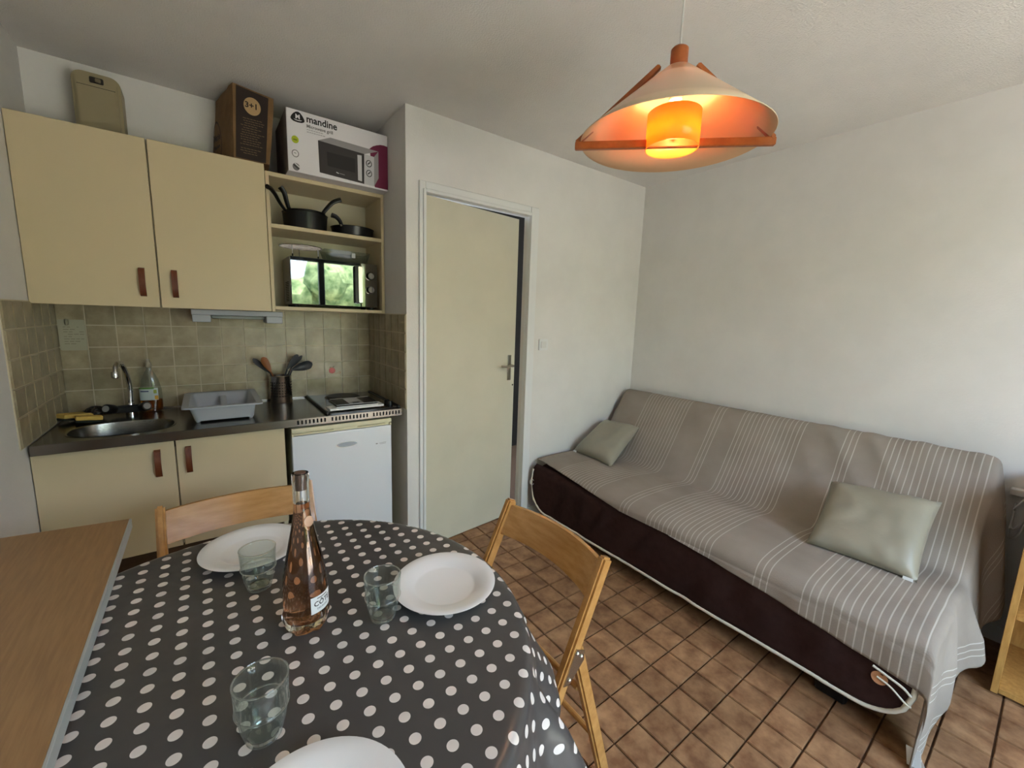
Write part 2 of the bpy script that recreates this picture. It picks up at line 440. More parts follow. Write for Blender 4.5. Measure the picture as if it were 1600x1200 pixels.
# rear wall with the glazed opening
b = B()
box(b, XL, WX0, WY-0.1, WY, -0.004, ZC); box(b, WX1, XR, WY-0.1, WY, -0.004, ZC)
box(b, WX0, WX1, WY-0.1, WY, WZ1, ZC); box(b, WX0, WX1, WY-0.1, WY, -0.004, WZ0)
struct('wall_rear', b, WALL)
win = thing('window_1', 'sliding glazed balcony door in the rear wall', None, (0,0,0), kind='structure')
b = B()
for x0, x1 in ((WX0, WX0+0.05), (1.36,1.44), (WX1-0.05, WX1)): box(b, x0, x1, WY-0.08, WY-0.02, WZ0, WZ1, 0.004)
box(b, WX0, WX1, WY-0.08, WY-0.02, WZ0, WZ0+0.05, 0.004); box(b, WX0, WX1, WY-0.08, WY-0.02, WZ1-0.05, WZ1, 0.004)
obj('window_frame', b, ANTHRA, win)
# skirting
STRUCT_LABEL.update(baseboard_door_side='white skirting board between door frame and sofa', baseboard_right='white skirting board along the right wall')
b = B(); box(b, 1.765, XR, YD-0.012, YD, 0, 0.075, 0.003); struct('baseboard_door_side', b, WHITE)
b = B(); box(b, XR-0.012, XR, WY, YD-0.012, 0, 0.075, 0.003); struct('baseboard_right', b, WHITE)
# outside seen only in reflections
b = B(); box(b, -6, 9, -14, WY-0.1, -0.12, -0.02); struct('terrace_ground', b, TERRACE)
b = B()
for i in range(110):
    x = -7+18*random.random(); c = Vector((x, -9+random.uniform(-.7,.7), random.uniform(.3,2.7)))
    r = random.uniform(.45,.95)
    q = bmesh.ops.create_icosphere(b, subdivisions=2, radius=r, matrix=Matrix.Translation(c))
    for v in q['verts']: v.co += (v.co-c)*0.35*mnoise.noise(v.co*3.0)
tag(obj('garden_hedge', b, FOLIAGE), 'green garden hedge beyond the terrace', 'hedge', kind='stuff')

# ------------------------------------------------------------------ floor tiles
TP = 0.1255
def tile_mesh(name, sx_, sy_, h, bev, material, mode='floor'):
    b = B(); box(b, -sx_/2, sx_/2, -sy_/2, sy_/2, 0, h)
    top = [ed for ed in b.edges if all(v.co.z > h-1e-6 for v in ed.verts)]
    bmesh.ops.bevel(b, geom=top, offset=bev, segments=2, affect='EDGES')
    me = bpy.data.meshes.new(name); b.to_mesh(me); b.free(); me.materials.append(material)
    me.polygons.foreach_set('use_smooth', [True]*len(me.polygons)); me.set_sharp_from_angle(angle=math.radians(50))
    return me
fm = tile_mesh('floor_tile', TP-0.0055, TP-0.0055, 0.007, 0.0022, FTILE)
rest = B(); nfloor = 0
for j in range(-15, 14):
    for i in range(-9, 23):
        x, y = 1.262+TP*(j+0.5), 1.2224-TP*(i+0.5)
        if x-TP/2 < XL-0.06 or x > XR or y < WY or y+TP/2 > YB+0.6: continue
        if y > YD and x > XN-0.05 and y > YD+0.5: continue
        vis = (0.5 < x < 2.02 and -0.05 < y < 2.2) or (1.5 < x < 2.6 and -0.12 < y < 0.35)
        # only the part of the floor in front of the camera's frame edge
        d = Vector((x, y, -HC)); cz = d.dot(fw)
        if vis and cz > 0.1:
            px, py = 800+foc*d.dot(r2)/cz, 600-foc*d.dot(u2)/cz
            vis = 640 < px < 1640 and py < 1240
        else: vis = False
        if vis and nfloor < 300:
            o = bpy.data.objects.new('floor_tile', fm); C.objects.link(o); o.parent = floor
            o.location = (x, y, -0.004+random.uniform(-0.0006, 0.0004)); o.rotation_euler = (random.uniform(-.003,.003), random.uniform(-.003,.003), random.choice((0, PI/2, PI, -PI/2)))
            nfloor += 1
        else:
            h = (TP-0.0055)/2; box(rest, x-h, x+h, y-h, y+h, -0.004, 0.003)
rs = obj('floor_tiles', rest, FTILE, floor); rs['kind'] = 'stuff'

# ------------------------------------------------------------------ wall tiles round the kitchen
zl = [0.877, 0.989, 1.092, 1.194, 1.298, 1.398]
def wtiles(wall, us, place, seedv):
    cache = {}
    for a, c in zip(us[:-1], us[1:]):
        for z0, z1 in zip(zl[:-1], zl[1:]):
            key = (round(c-a, 3), round(z1-z0, 3))
            if key not in cache: cache[key] = tile_mesh('wall_tile', key[0]-0.0045, key[1]-0.0045, 0.0075, 0.0025, WTILE)
            o = bpy.data.objects.new('wall_tile', cache[key]); C.objects.link(o); o.parent = wall
            place(o, (a+c)/2, (z0+z1)/2)
xs = [XL+0.006] + [-0.448+0.1036*k for k in range(13)] + [XN-0.006]
def pb(o, u, z): o.location = (u, YB-0.001, z); o.rotation_euler = (PI/2, 0, random.choice((0, PI)) * 0)
wtiles(wall_back, xs, pb, 1)
def plf(o, u, z): o.location = (XL+0.001, u, z); o.rotation_euler = Matrix(((0,0,1),(1,0,0),(0,1,0))).to_euler()
wtiles(wall_left, [2.145, 2.248, 2.353, 2.458, 2.565, 2.672, YB-0.004], plf, 2)
def prt(o, u, z): o.location = (XN-0.001, u, z); o.rotation_euler = Matrix(((0,0,-1),(-1,0,0),(0,1,0))).to_euler()
wtiles(wall_niche, [2.152, 2.252, 2.356, 2.459, 2.563, 2.666, YB-0.004], prt, 3)
for nm, wl, args in (('tile_grout', wall_back, (XL, XN, YB-0.0035, YB, 0.875, 1.400)), ('tile_grout', wall_left, (XL, XL+0.0035, 2.143, YB, 0.875, 1.400)),
                     ('tile_grout', wall_niche, (XN-0.0035, XN, 2.150, YB, 0.875, 1.400))):
    b = B(); box(b, *args); obj(nm, b, GROUT_W, wl)
# apple transfer on one tile of the back wall
ap = B()
prism(ap, ngon(0.633, 1.034, 0.019, 0.019, 20), 0.0006, (0, YB-0.0087, 0))
o = obj('apple_transfer', ap, RED, wall_back); o['label'] = 'red apple transfer printed on a wall tile'
ap = B(); tube(ap, smooth_path([(0.641,2.7612,1.024),(0.655,2.7612,1.012),(0.668,2.7612,1.017),(0.680,2.7612,1.012),(0.684,2.7612,1.022),(0.672,2.7612,1.026)]), 0.0011, 6)
obj('apple_peel_transfer', ap, mat('peel_ink', (176,120,70), 0.4), wall_back)
ap = B(); prism(ap, [(0.616,1.054),(0.624,1.060),(0.631,1.055),(0.622,1.051)], 0.0006, (0,YB-0.0087,0)); prism(ap, [(0.634,1.052),(0.640,1.062),(0.652,1.064),(0.645,1.055)], 0.0006, (0,YB-0.0087,0))
obj('apple_leaf_transfer', ap, LEAFG, wall_back)

# ------------------------------------------------------------------ door
door = thing('door_1', 'cream flush door standing slightly ajar in a white frame', None, (DX0, YD, 0), kind='structure')
b = B()
fo = 0.036; ZT_ = DZ+fo+0.02
box(b, DX0-fo, DX0-0.001, YD-0.014, YD-0.0005, 0, ZT_, 0.003); box(b, DX1+0.001, DX1+fo+0.03, YD-0.014, YD-0.0005, 0, ZT_, 0.003)
box(b, DX0-0.001, DX1+0.001, YD-0.014, YD-0.0005, DZ+0.001, ZT_, 0.003)
# inner raised step of the metal frame
box(b, DX0-0.016, DX0, YD-0.022, YD-0.0142, 0, DZ+0.016, 0.002); box(b, DX1, DX1+0.020, YD-0.022, YD-0.0142, 0, DZ+0.016, 0.002)
box(b, DX0, DX1, YD-0.022, YD-0.0142, DZ, DZ+0.018, 0.002)
# thin rebate behind the casing
box(b, DX0-0.004, DX0-0.0005, YD-0.0004, YD+0.03, 0, DZ+0.004); box(b, DX1+0.0015, DX1+0.006, YD-0.0004, YD+0.02, 0, DZ+0.004); box(b, DX0-0.0004, DX1+0.0014, YD-0.0004, YD+0.03, DZ+0.0015, DZ+0.006)
obj('door_frame', b, WHITE, door)
ang = math.radians(7.0)
leaf = B(); box(leaf, 0.004, 0.704, 0.0, 0.038, 0.008, DZ-0.006, 0.0015)
R = Matrix.Rotation(ang, 4, 'Z')
def put(bm): bmesh.ops.transform(bm, matrix=Matrix.Translation((DX0, YD+0.005, 0)) @ R, verts=bm.verts); return bm
lf = obj('door_leaf', put(leaf), DOORM, door)
h = B(); box(h, 0.636, 0.668, -0.006, 0.0, 0.985, 1.155, 0.003, 2)
lathe(h, [(0.010,0),(0.010,0.036),(0.008,0.04)], 14, (0.652,-0.004,1.085), axis=(0,-1,0))
tube(h, smooth_path([(0.652,-0.044,1.085),(0.630,-0.048,1.086),(0.590,-0.046,1.084),(0.548,-0.045,1.088)]), 0.0075, 10)
obj('door_handle', put(h), NICKEL, lf)
h = B(); lathe(h, [(0.006,0),(0.006,0.002)], 12, (0.690,0.0,0.95), axis=(0,-1,0)); obj('key_hole', put(h), STEEL_DK, lf)
# light switch
sw = thing('light_switch', 'square white light switch on the wall right of the door', 'light switch', (1.850, YD, 1.228))
b = B(); prism(b, rrect(1.812,1.888,1.190,1.266,0.008), 0.010, (0,YD,0)); obj('cover_plate', b, WHITE, sw)
b = B(); prism(b, rrect(1.828,1.872,1.206,1.250,0.004), 0.014, (0,YD,0)); obj('rocker', b, mat('switch_rocker',(214,213,208),0.4), sw)

# ------------------------------------------------------------------ kitchen: wall cabinet
def handle(parent, x, yf, z0, z1):
    b = B(); zc = (z0+z1)/2
    prof = [(0.0, z0), (0.010, z0+0.004), (0.020, z0+0.022), (0.024, zc), (0.020, z1-0.022), (0.010, z1-0.004), (0.0, z1)]
    inner = [(0.0, z1-0.02), (0.008, z1-0.03), (0.013, zc), (0.008, z0+0.03), (0.0, z0+0.02)]
    prism(b, prof+[(0,z1-0.02)]+inner[1:-1]+[(0,z0+0.02)], 0.021, (x-0.0105, yf, 0), ux=(0,-1,0), uy=(0,0,1), un=(1,0,0))
    return obj('handle', b, BROWNWOOD, parent)
CF = 2.455
wc = thing('wall_cabinet', 'cream two-door cabinet hung on the kitchen wall above the sink', 'cabinet', (-0.14, 2.62, 1.39))
b = B(); box(b, XL+0.004, 0.282, CF+0.020, YB-0.002, 1.393, 2.094, 0.002); obj('cabinet_body', b, CREAM_IN, wc)
for x0, x1, hx in ((XL+0.002, -0.1525, -0.2045), (-0.1475, 0.283, -0.094)):
    b = B(); box(b, x0, x1, CF, CF+0.018, 1.390, 2.096, 0.0018)
    d = obj('door', b, CREAM, wc); handle(d, hx, CF, 1.437, 1.559)
# open shelf unit
su = thing('open_shelf_unit', 'cream open wall shelf holding pans above a mirrored microwave', 'shelf', (0.58, 2.62, 1.39))
SF = 2.472
for nm, a in (('side_panel', (0.287,0.303,SF,YB-0.002,1.390,2.072)), ('side_panel', (0.860,0.876,SF,YB-0.009,1.400,2.072)),
              ('top_board', (0.303,0.860,SF,YB-0.002,2.052,2.072)), ('bottom_board', (0.303,0.860,SF,YB-0.009,1.400,1.418)),
              ('middle_board', (0.303,0.860,SF+0.002,YB-0.01,1.808,1.828)), ('back_panel', (0.303,0.860,YB-0.012,YB-0.009,1.418,2.052))):
    b = B(); box(b, *a, 0.001); obj(nm, b, CREAM if nm != 'back_panel' else CREAM_IN, su)
# under cabinet lamp
ul = thing('under_cabinet_light', 'grey-white strip lamp with two end blocks under the wall cabinet', 'lamp', (0.15, 2.58, 1.36))
b = B(); box(b, -0.048, 0.346, 2.555, 2.70, 1.362, 1.389, 0.004, 2); obj('lamp_housing', b, GREYPL, ul)
for x0, x1 in ((-0.045, 0.029), (0.267, 0.343)):
    b = B(); box(b, x0, x1, 2.553, 2.70, 1.327, 1.363, 0.004, 2); obj('end_block', b, GREYPL, ul)
b = B(); box(b, 0.031, 0.265, 2.60, 2.68, 1.345, 1.362, 0.006, 2); obj('diffuser', b, mat('lamp_diffuser', (150,155,150), 0.5), ul)

# ------------------------------------------------------------------ kitchen: worktop with sink
wt = thing('sink_worktop', 'dark stainless steel worktop with a set-in oval sink and slotted front edge', 'worktop', (0.16, 2.48, 0.875))
WF, WB = 2.195, YB-0.008
SCX, SCY, SA, SB = -0.305, 2.372, 0.168, 0.128
NS = 48
def se(a, A, Bv, p=2.6):
    c_, s_ = math.cos(a), math.sin(a)
    return (math.copysign(abs(c_)**(2/p), c_)*A, math.copysign(abs(s_)**(2/p), s_)*Bv)
b = B()
x0, x1, y0, y1 = XL+0.009, XN-0.009, WF, WB
outer = []
inner = [b.verts.new((SCX+se(2*PI*i/NS,SA,SB)[0], SCY+se(2*PI*i/NS,SA,SB)[1], 0.875)) for i in range(NS)]
# outer ring of the sink field projected to a rectangle, then the rest of the top
fx0, fx1 = x0, 0.02
def torect(a):
    c_, s_ = math.cos(a), math.sin(a); ts = []
    if c_ > 1e-9: ts.append((fx1-SCX)/c_)
    if c_ < -1e-9: ts.append((fx0-SCX)/c_)
    if s_ > 1e-9: ts.append((y1-SCY)/s_)
    if s_ < -1e-9: ts.append((y0-SCY)/s_)
    t_ = min(ts); return (SCX+c_*t_, SCY+s_*t_)
angs = [2*PI*i/NS for i in range(NS)]
outer = [b.verts.new((*torect(a), 0.875)) for a in angs]
for i in range(NS):
    j = (i+1) % NS; b.faces.new((inner[i], inner[j], outer[j], outer[i]))
corners = [(fx1,y1),(fx0,y1),(fx0,y0),(fx1,y0)]
for cx_, cy__ in corners:
    a = math.atan2(cy__-SCY, cx_-SCX) % (2*PI); i = int(a/(2*PI)*NS); j = (i+1) % NS
    v = b.verts.new((cx_, cy__, 0.875)); b.faces.new((outer[i], outer[j], v))
box(b, fx1, x1, y0, y1, 0.873, 0.875)
box(b, x0, x1, y0, y0+0.004, 0.836, 0.8755, 0.001)
obj('worktop_sheet', b, STEEL_DK, wt, 25)
# bowl
b = B(); rings = []
for k, (s_, z) in enumerate(((1.035,0.8765),(1.0,0.8755),(0.985,0.868),(0.95,0.80),(0.90,0.755),(0.78,0.735),(0.4,0.728),(0.12,0.726))):
    rings.append([b.verts.new((SCX+se(a,SA*s_,SB*s_)[0], SCY+se(a,SA*s_,SB*s_)[1], z)) for a in angs])
for a_, c_ in zip(rings[:-1], rings[1:]):
    for i in range(NS): b.faces.new((a_[i], a_[(i+1)%NS], c_[(i+1)%NS], c_[i]))
b.faces.new(rings[-1]); bmesh.ops.recalc_face_normals(b, faces=b.faces); bmesh.ops.reverse_faces(b, faces=b.faces)
sk = obj('sink_bowl', b, STEEL, wt, 50)
b = B(); lathe(b, [(0.034,0),(0.034,0.004),(0.026,0.006),(0.0,0.005)], 24, (SCX,SCY,0.727)); obj('drain', b, CHROME, sk)
b = B()
for k in range(30):
    if k in (8, 20): continue
    xx = 0.335+0.0176*k
    box(b, xx, xx+0.0075, WF-0.0012, WF+0.001, 0.847, 0.866)
sl = obj('vent_slots', b, DARK, wt); sl['kind'] = 'stuff'
b = B(); box(b, x0, x1, WB-0.006, WB, 0.875, 0.883, 0.001); obj('rear_upstand', b, STEEL_DK, wt)

# tap
tp = thing('kitchen_tap', 'chrome swan-neck mixer tap with two black knobs behind the sink', 'tap', (-0.31, 2.66, 0.876))
b = B(); lathe(b, [(0.022,0),(0.022,0.012),(0.016,0.02),(0.014,0.05),(0.011,0.06)], 18, (-0.31,2.66,0.876)); obj('tap_base', b, CHROME, tp)
b = B(); tube(b, smooth_path([(-0.31,2.66,0.93),(-0.307,2.66,1.0),(-0.312,2.645,1.075),(-0.320,2.61,1.122),(-0.326,2.57,1.135),(-0.331,2.53,1.122),(-0.333,2.515,1.095)]), lambda s: 0.0105-0.001*s, 12); obj('spout', b, CHROME, tp)
b = B(); lathe(b, [(0.011,0),(0.014,0.004),(0.014,0.026),(0.012,0.03)], 16, (-0.3335,2.513,1.072)); obj('spout_nozzle', b, CHROME, tp)
b = B(); beam(b, (-0.375,2.645,0.907), (-0.262,2.645,0.907), 0.03, 0.034, (0,1,0), 0.008); obj('mixer_body', b, BLACK, tp)
for kx, dx in ((-0.366,-1), (-0.27,1)):
    b = B(); ax = Vector((dx*0.45, -0.8, 0.25)).normalized()
    lathe(b, [(0.017,0),(0.021,0.01),(0.022,0.045),(0.019,0.05),(0.0,0.05)], 20, (kx,2.645,0.908), axis=ax)
    kn = obj('tap_knob', b, BLACK, tp)
    b = B(); lathe(b, [(0.0145,0),(0.0145,0.0015),(0,0.0016)], 18, Vector((kx,2.645,0.908))+ax*0.0502, axis=ax); obj('knob_cap', b, mat('knob_grey', (150,148,146), 0.4), kn)

# washing-up liquid
sb = thing('soap_bottle', 'clear plastic bottle of orange washing-up liquid behind the tap', 'bottle', (-0.235, 2.70, 0.876))
def oval(a, h): return 1.0
b = B(); prof = [(0.030,0),(0.036,0.004),(0.038,0.05),(0.036,0.11),(0.028,0.16),(0.016,0.195),(0.010,0.21),(0.009,0.222)]
lathe(b, prof, 24, (0,0,0)); bmesh.ops.scale(b, vec=(1.15,0.62,1), verts=b.verts); bmesh.ops.translate(b, vec=(-0.235,2.70,0.876), verts=b.verts)
obj('bottle_body', b, CLEARPL, sb)
b = B(); lathe(b, [(0.028,0.004),(0.0345,0.006),(0.036,0.035),(0.0358,0.06)], 24); bmesh.ops.scale(b, vec=(1.15,0.62,1), verts=b.verts); bmesh.ops.translate(b, vec=(-0.235,2.70,0.876), verts=b.verts)
obj('liquid', b, SOAPLIQ, sb)
b = B(); lathe(b, [(0.011,0.222),(0.012,0.224),(0.012,0.243),(0.007,0.25),(0.006,0.262)], 16, (-0.235,2.70,0.876)); obj('bottle_cap', b, mat('clear_cap',(190,182,165),0.3,trans=0.5), sb)
def curved_label(parent, nm, c, A, Bv, a0, a1, z0, z1, material, off=0.0008, n=10):
    b = B(); r0, r1_ = [], []
    for i in range(n+1):
        a = a0+(a1-a0)*i/n
        r0.append(b.verts.new((c[0]+(A+off)*math.cos(a), c[1]+(Bv+off)*math.sin(a), z0))); r1_.append(b.verts.new((c[0]+(A+off)*math.cos(a), c[1]+(Bv+off)*math.sin(a), z1)))
    for i in range(n): b.faces.new((r0[i], r0[i+1], r1_[i+1], r1_[i]))
    return obj(nm, b, material, parent)
cc = (-0.235, 2.70)
curved_label(sb, 'label', cc, 0.0437, 0.0236, -PI*0.93, -PI*0.28, 0.935, 0.995, SOAPLABEL)
curved_label(sb, 'label_band', cc, 0.0440, 0.0238, -PI*0.93, -PI*0.40, 0.991, 0.999, mat('green_ink',(96,140,60),0.5))
curved_label(sb, 'label_mark', cc, 0.0442, 0.0240, -PI*0.82, -PI*0.55, 0.977, 0.983, mat('navy_ink',(60,70,110),0.5))
curved_label(sb, 'label_leaf', cc, 0.0442, 0.0240, -PI*0.42, -PI*0.33, 0.968, 0.986, mat('leaf_ink',(150,160,60),0.5))
curved_label(sb, 'label_fruit', cc, 0.0442, 0.0240, -PI*0.40, -PI*0.29, 0.937, 0.957, mat('fruit_ink',(214,160,50),0.5))

# sponges and scourer
def sponge(nm, lab, c, rz, sx_, sy_):
    t = thing(nm, lab, 'sponge', c)
    M4 = Matrix.Translation(c) @ Matrix.Rotation(rz, 4, 'Z') @ Matrix.Rotation(0.12, 4, 'Y')
    b = B(); box(b, -sx_/2, sx_/2, -sy_/2, sy_/2, 0.010, 0.028, 0.004, 2); bmesh.ops.transform(b, matrix=M4, verts=b.verts); obj('foam', b, SPONGE_Y, t)
    b = B(); box(b, -sx_/2, sx_/2, -sy_/2, sy_/2, 0.0, 0.010, 0.003); bmesh.ops.transform(b, matrix=M4, verts=b.verts); obj('scouring_layer', b, SPONGE_G, t)
sponge('sponge', 'bright yellow sponge tilted in the worktop corner left of the scourer', (-0.495, 2.60, 0.884), 0.75, 0.11, 0.065)
sponge('sponge', 'worn pale yellow sponge lying in front of the steel scourer', (-0.438, 2.535, 0.880), 0.25, 0.085, 0.04)
b = B()
for k in range(36):
    a0 = random.uniform(0, 2*PI); pts = []
    tilt = Matrix.Rotation(random.uniform(0,PI), 3, Vector((random.uniform(-1,1),random.uniform(-1,1),random.uniform(-1,1))))
    rr = random.uniform(0.022, 0.036)
    for i in range(14):
        p = tilt @ Vector((rr*math.cos(a0+2*PI*i/14), rr*math.sin(a0+2*PI*i/14), 0.004*math.sin(5*i)))
        pts.append((-0.432+p.x*1.15, 2.645+p.y, 0.906+p.z*0.72))
    tube(b, pts, 0.0016, 4, closed=True)
tag(obj('wire_scourer', b, SCOUR), 'dark curly metal scourer between the sponges and the tap', 'scourer')
# notice card
nc = thing('notice_card', 'faded beige card hanging on the tiles above the sink corner', 'card', (-0.493, YB-0.012, 1.18))
b = B(); prism(b, rrect(-0.538,-0.449,1.180,1.322,0.008), 0.004, (0,YB-0.010,0)); obj('card', b, NOTICE, nc)
b = B(); random.seed(3)
for k in range(8):
    z = 1.287-0.011*k; xx = -0.522
    while xx < -0.465:
        wdt = random.uniform(0.006, 0.018)
        if random.random() > 0.25: prism(b, [(xx,z),(xx+wdt,z),(xx+wdt,z+0.0025),(xx,z+0.0025)], 0.0004, (0,YB-0.0141,0))
        xx += wdt+0.004
obj('faded_lines', b, mat('faded_ink',(128,124,106),0.7), nc)
b = B(); box(b, -0.512,-0.500,YB-0.026,YB-0.014,1.298,1.324,0.003); obj('hook', b, mat('hook_plastic',(150,144,124),0.4), nc)

# dish tub
dt = thing('dish_tub', 'pale grey plastic washing-up tub on the worktop beside the sink', 'tub', (0.05, 2.52, 0.876))
b = B()
def ring(x0, x1, y0, y1, z, r): return [b.verts.new((x, y, z)) for x, y in rrect(x0, x1, y0, y1, r, 4)]
R_ = [ring(-0.062,0.168,2.315,2.665,0.884,0.02), ring(-0.078,0.176,2.302,2.690,0.942,0.02), ring(-0.106,0.206,2.285,2.725,0.946,0.02), ring(-0.106,0.206,2.285,2.725,0.953,0.02),
      ring(-0.080,0.180,2.308,2.695,0.953,0.018), ring(-0.072,0.172,2.315,2.685,0.945,0.018), ring(-0.056,0.162,2.322,2.655,0.889,0.018)]
for a_, c_ in zip(R_[:-1], R_[1:]):
    n_ = len(a_)
    for i in range(n_): b.faces.new((a_[i], a_[(i+1)%n_], c_[(i+1)%n_], c_[i]))
b.faces.new(list(reversed(R_[0]))); b.faces.new(R_[-1]); bmesh.ops.recalc_face_normals(b, faces=b.faces)
obj('tub', b, GREYPL, dt)
b = B(); beam(b, (0.055,2.50,0.889), (0.055,2.66,0.935), 0.03, 0.012, (1,0,0), 0.004); obj('divider', b, GREYPL, dt)
for x in (-0.05, 0.155):
    for y in (2.33, 2.65):
        b = B(); lathe(b, [(0.007,0),(0.009,0.004),(0.009,0.009)], 10, (x,y,0.8757)); obj('foot', b, GREYPL, dt)

# utensil crock with utensils
cx0, cy0, cz0 = 0.333, 2.672, 0.876
ck = thing('utensil_holder', 'perforated steel utensil holder against the tiled wall', 'utensil holder', (cx0,cy0,cz0))
b = B(); lathe(b, [(0.0,0.002),(0.054,0.0),(0.056,0.003),(0.056,0.150),(0.058,0.153),(0.056,0.156),(0.0535,0.153),(0.0535,0.006),(0.0,0.006)], 36, (cx0,cy0,cz0), cap=False); obj('cup', b, mat('polished_steel',(196,192,187),0.22,metal=1.0), ck)
b = B()
for k in range(-5, 6):
    a = -PI/2+k*0.24
    for q in range(6):
        c_ = Vector((cx0+0.0562*math.cos(a), cy0+0.0562*math.sin(a), cz0+0.04+0.0155*q))
        lathe(b, [(0.0034,0),(0.0034,0.0006),(0,0.0007)], 8, c_, axis=(math.cos(a), math.sin(a), 0))
h = obj('holes', b, DARK, ck); h['kind'] = 'stuff'
def utensil(nm, lab, base, mid, tip, hw, material, hmat, group=None, slots=False, bowl=0.0):
    t = thing(nm, lab, 'utensil', base)
    b = B(); tube(b, smooth_path([base, tuple((Vector(base)*0.5+Vector(mid)*0.5)), mid]), 0.0042, 8); obj('shaft', b, hmat, t)
    b = B(); M_, T = Vector(mid), Vector(tip); d = T-M_; n_ = 9; L = []
    side = d.cross(Vector((0.35,-1,0.1))).normalized(); nrm = side.cross(d).normalized()
    rows = []
    for i in range(n_):
        s_ = i/(n_-1); wd = hw*(0.22+0.78*math.sin(min(1,s_*1.45)*PI/2))*(1 if s_ < 0.75 else math.sqrt(max(0.05,1-((s_-0.75)/0.26)**2)))
        rows.append([(M_+d*s_+side*wd*q+nrm*bowl*(q*q-1)*math.sin(PI*s_)) for q in (-1,-0.5,0,0.5,1)])
    top = [[b.verts.new(p+nrm*0.0015) for p in r] for r in rows]; bot = [[b.verts.new(p-nrm*0.0015) for p in r] for r in rows]
    for i in range(n_-1):
        for q in range(4):
            b.faces.new((top[i][q],top[i][q+1],top[i+1][q+1],top[i+1][q])); b.faces.new((bot[i][q+1],bot[i][q],bot[i+1][q],bot[i+1][q+1]))
        b.faces.new((top[i][0],top[i+1][0],bot[i+1][0],bot[i][0])); b.faces.new((top[i+1][4],top[i][4],bot[i][4],bot[i+1][4]))
    for q in range(4):
        b.faces.new((top[0][q+1],top[0][q],bot[0][q],bot[0][q+1])); b.faces.new((top[-1][q],top[-1][q+1],bot[-1][q+1],bot[-1][q]))
    bmesh.ops.recalc_face_normals(b, faces=b.faces)
    obj('head', b, material, t, 50)
zb = cz0+0.012
utensil('spatula', 'black spatula leaning furthest left out of the steel holder', (0.36,2.66,zb), (0.283,2.675,1.045), (0.205,2.69,1.128), 0.014, NYLON, NYLON)
utensil('wooden_spoon', 'brown wooden spoon leaning left out of the steel holder', (0.355,2.68,zb), (0.285,2.655,1.055), (0.247,2.65,1.138), 0.020, WOODSP, WOODSP, bowl=0.006)
utensil('slotted_turner', 'dark slotted turner standing upright right in the steel holder', (0.31,2.68,zb), (0.372,2.69,1.062), (0.432,2.70,1.145), 0.016, NYLON, NYLON)
utensil('nylon_fork', 'thin dark utensil rising behind the ladle in the steel holder', (0.30,2.66,zb), (0.395,2.70,1.07), (0.458,2.715,1.137), 0.010, NYLON, NYLON)
utensil('ladle', 'grey nylon ladle leaning right out of the steel holder', (0.315,2.65,zb), (0.392,2.655,1.062), (0.500,2.655,1.094), 0.026, NYLON, NYLON, bowl=0.012)

# hob with booklets
hb = thing('hob', 'dark enamel electric hob set into the right end of the worktop', 'hob', (0.66, 2.5, 0.876))
b = B(); prism(b, rrect(0.478,0.862,2.215,2.752,0.02), 0.008, (0,0,0.8752), ux=(1,0,0), uy=(0,1,0), un=(0,0,1)); obj('hob_plate', b, HOBM, hb)
b = B(); box(b, 0.474,0.486,2.212,2.752,0.8752,0.890,0.003,2); obj('side_trim', b, BLACK, hb)
b = B(); box(b, 0.852,0.864,2.212,2.752,0.8752,0.890,0.003,2); obj('side_trim', b, BLACK, hb)
for (bx_, by_, br) in ((0.66, 2.635, 0.088), (0.66, 2.40, 0.072)):
    b = B(); lathe(b, [(br+0.014,0.8832),(br+0.012,0.886),(br+0.004,0.886),(br,0.892),(br*0.9,0.8935),(br*0.35,0.8925),(0,0.8925)], 40, (bx_,by_,0)); obj('hot_plate', b, mat('cast_iron',(24,23,22),0.45), hb)
for y in (2.28, 2.33):
    b = B(); lathe(b, [(0.016,0.883),(0.014,0.905),(0,0.906)], 16, (0.828,y,0)); obj('control_knob', b, BLACK, hb)
def booklet(nm, lab, x0, x1, y0, y1, z0, z1, rz, cov, ink=True, bars=None):
    t = thing(nm, lab, 'booklet', ((x0+x1)/2,(y0+y1)/2,z0), 'booklets on the hob')
    c_ = ((x0+x1)/2,(y0+y1)/2,0); M4 = Matrix.Translation(c_) @ Matrix.Rotation(rz,4,'Z') @ Matrix.Translation((-c_[0],-c_[1],0))
    b = B(); box(b, x0,x1,y0,y1,z0,z1-0.001); bmesh.ops.transform(b, matrix=M4, verts=b.verts); obj('pages', b, PAPER, t)
    b = B(); box(b, x0-0.001,x1+0.001,y0-0.001,y1+0.001,z1-0.001,z1); bmesh.ops.transform(b, matrix=M4, verts=b.verts); obj('cover', b, cov, t)
    for a_ in (bars or ()):
        b = B(); box(b, *a_[:4], z1, z1+0.0004); bmesh.ops.transform(b, matrix=M4, verts=b.verts); obj('cover_print', b, a_[4], t)
booklet('booklet', 'widest white booklet at the bottom of the stack on the hob', 0.492,0.772,2.218,2.30,0.8936,0.9036,0.02, PAPER)
booklet('booklet', 'dark pink-edged booklet in the middle of the stack on the hob', 0.528,0.745,2.232,2.42,0.9041,0.9095,0.0, PHOTO_DK2)
booklet('booklet', 'glossy black and white booklet on top of the stack on the hob', 0.538,0.752,2.262,2.44,0.9100,0.913,-0.02, PHOTO_DK2,
        bars=((0.605,0.680,2.264,2.436,mat('glossy_white',(215,215,218),0.15)),(0.625,0.662,2.268,2.31,mat('navy_print',(40,46,70),0.3)),(0.540,0.606,2.428,2.438,PAPER),(0.680,0.750,2.428,2.438,PAPER)))

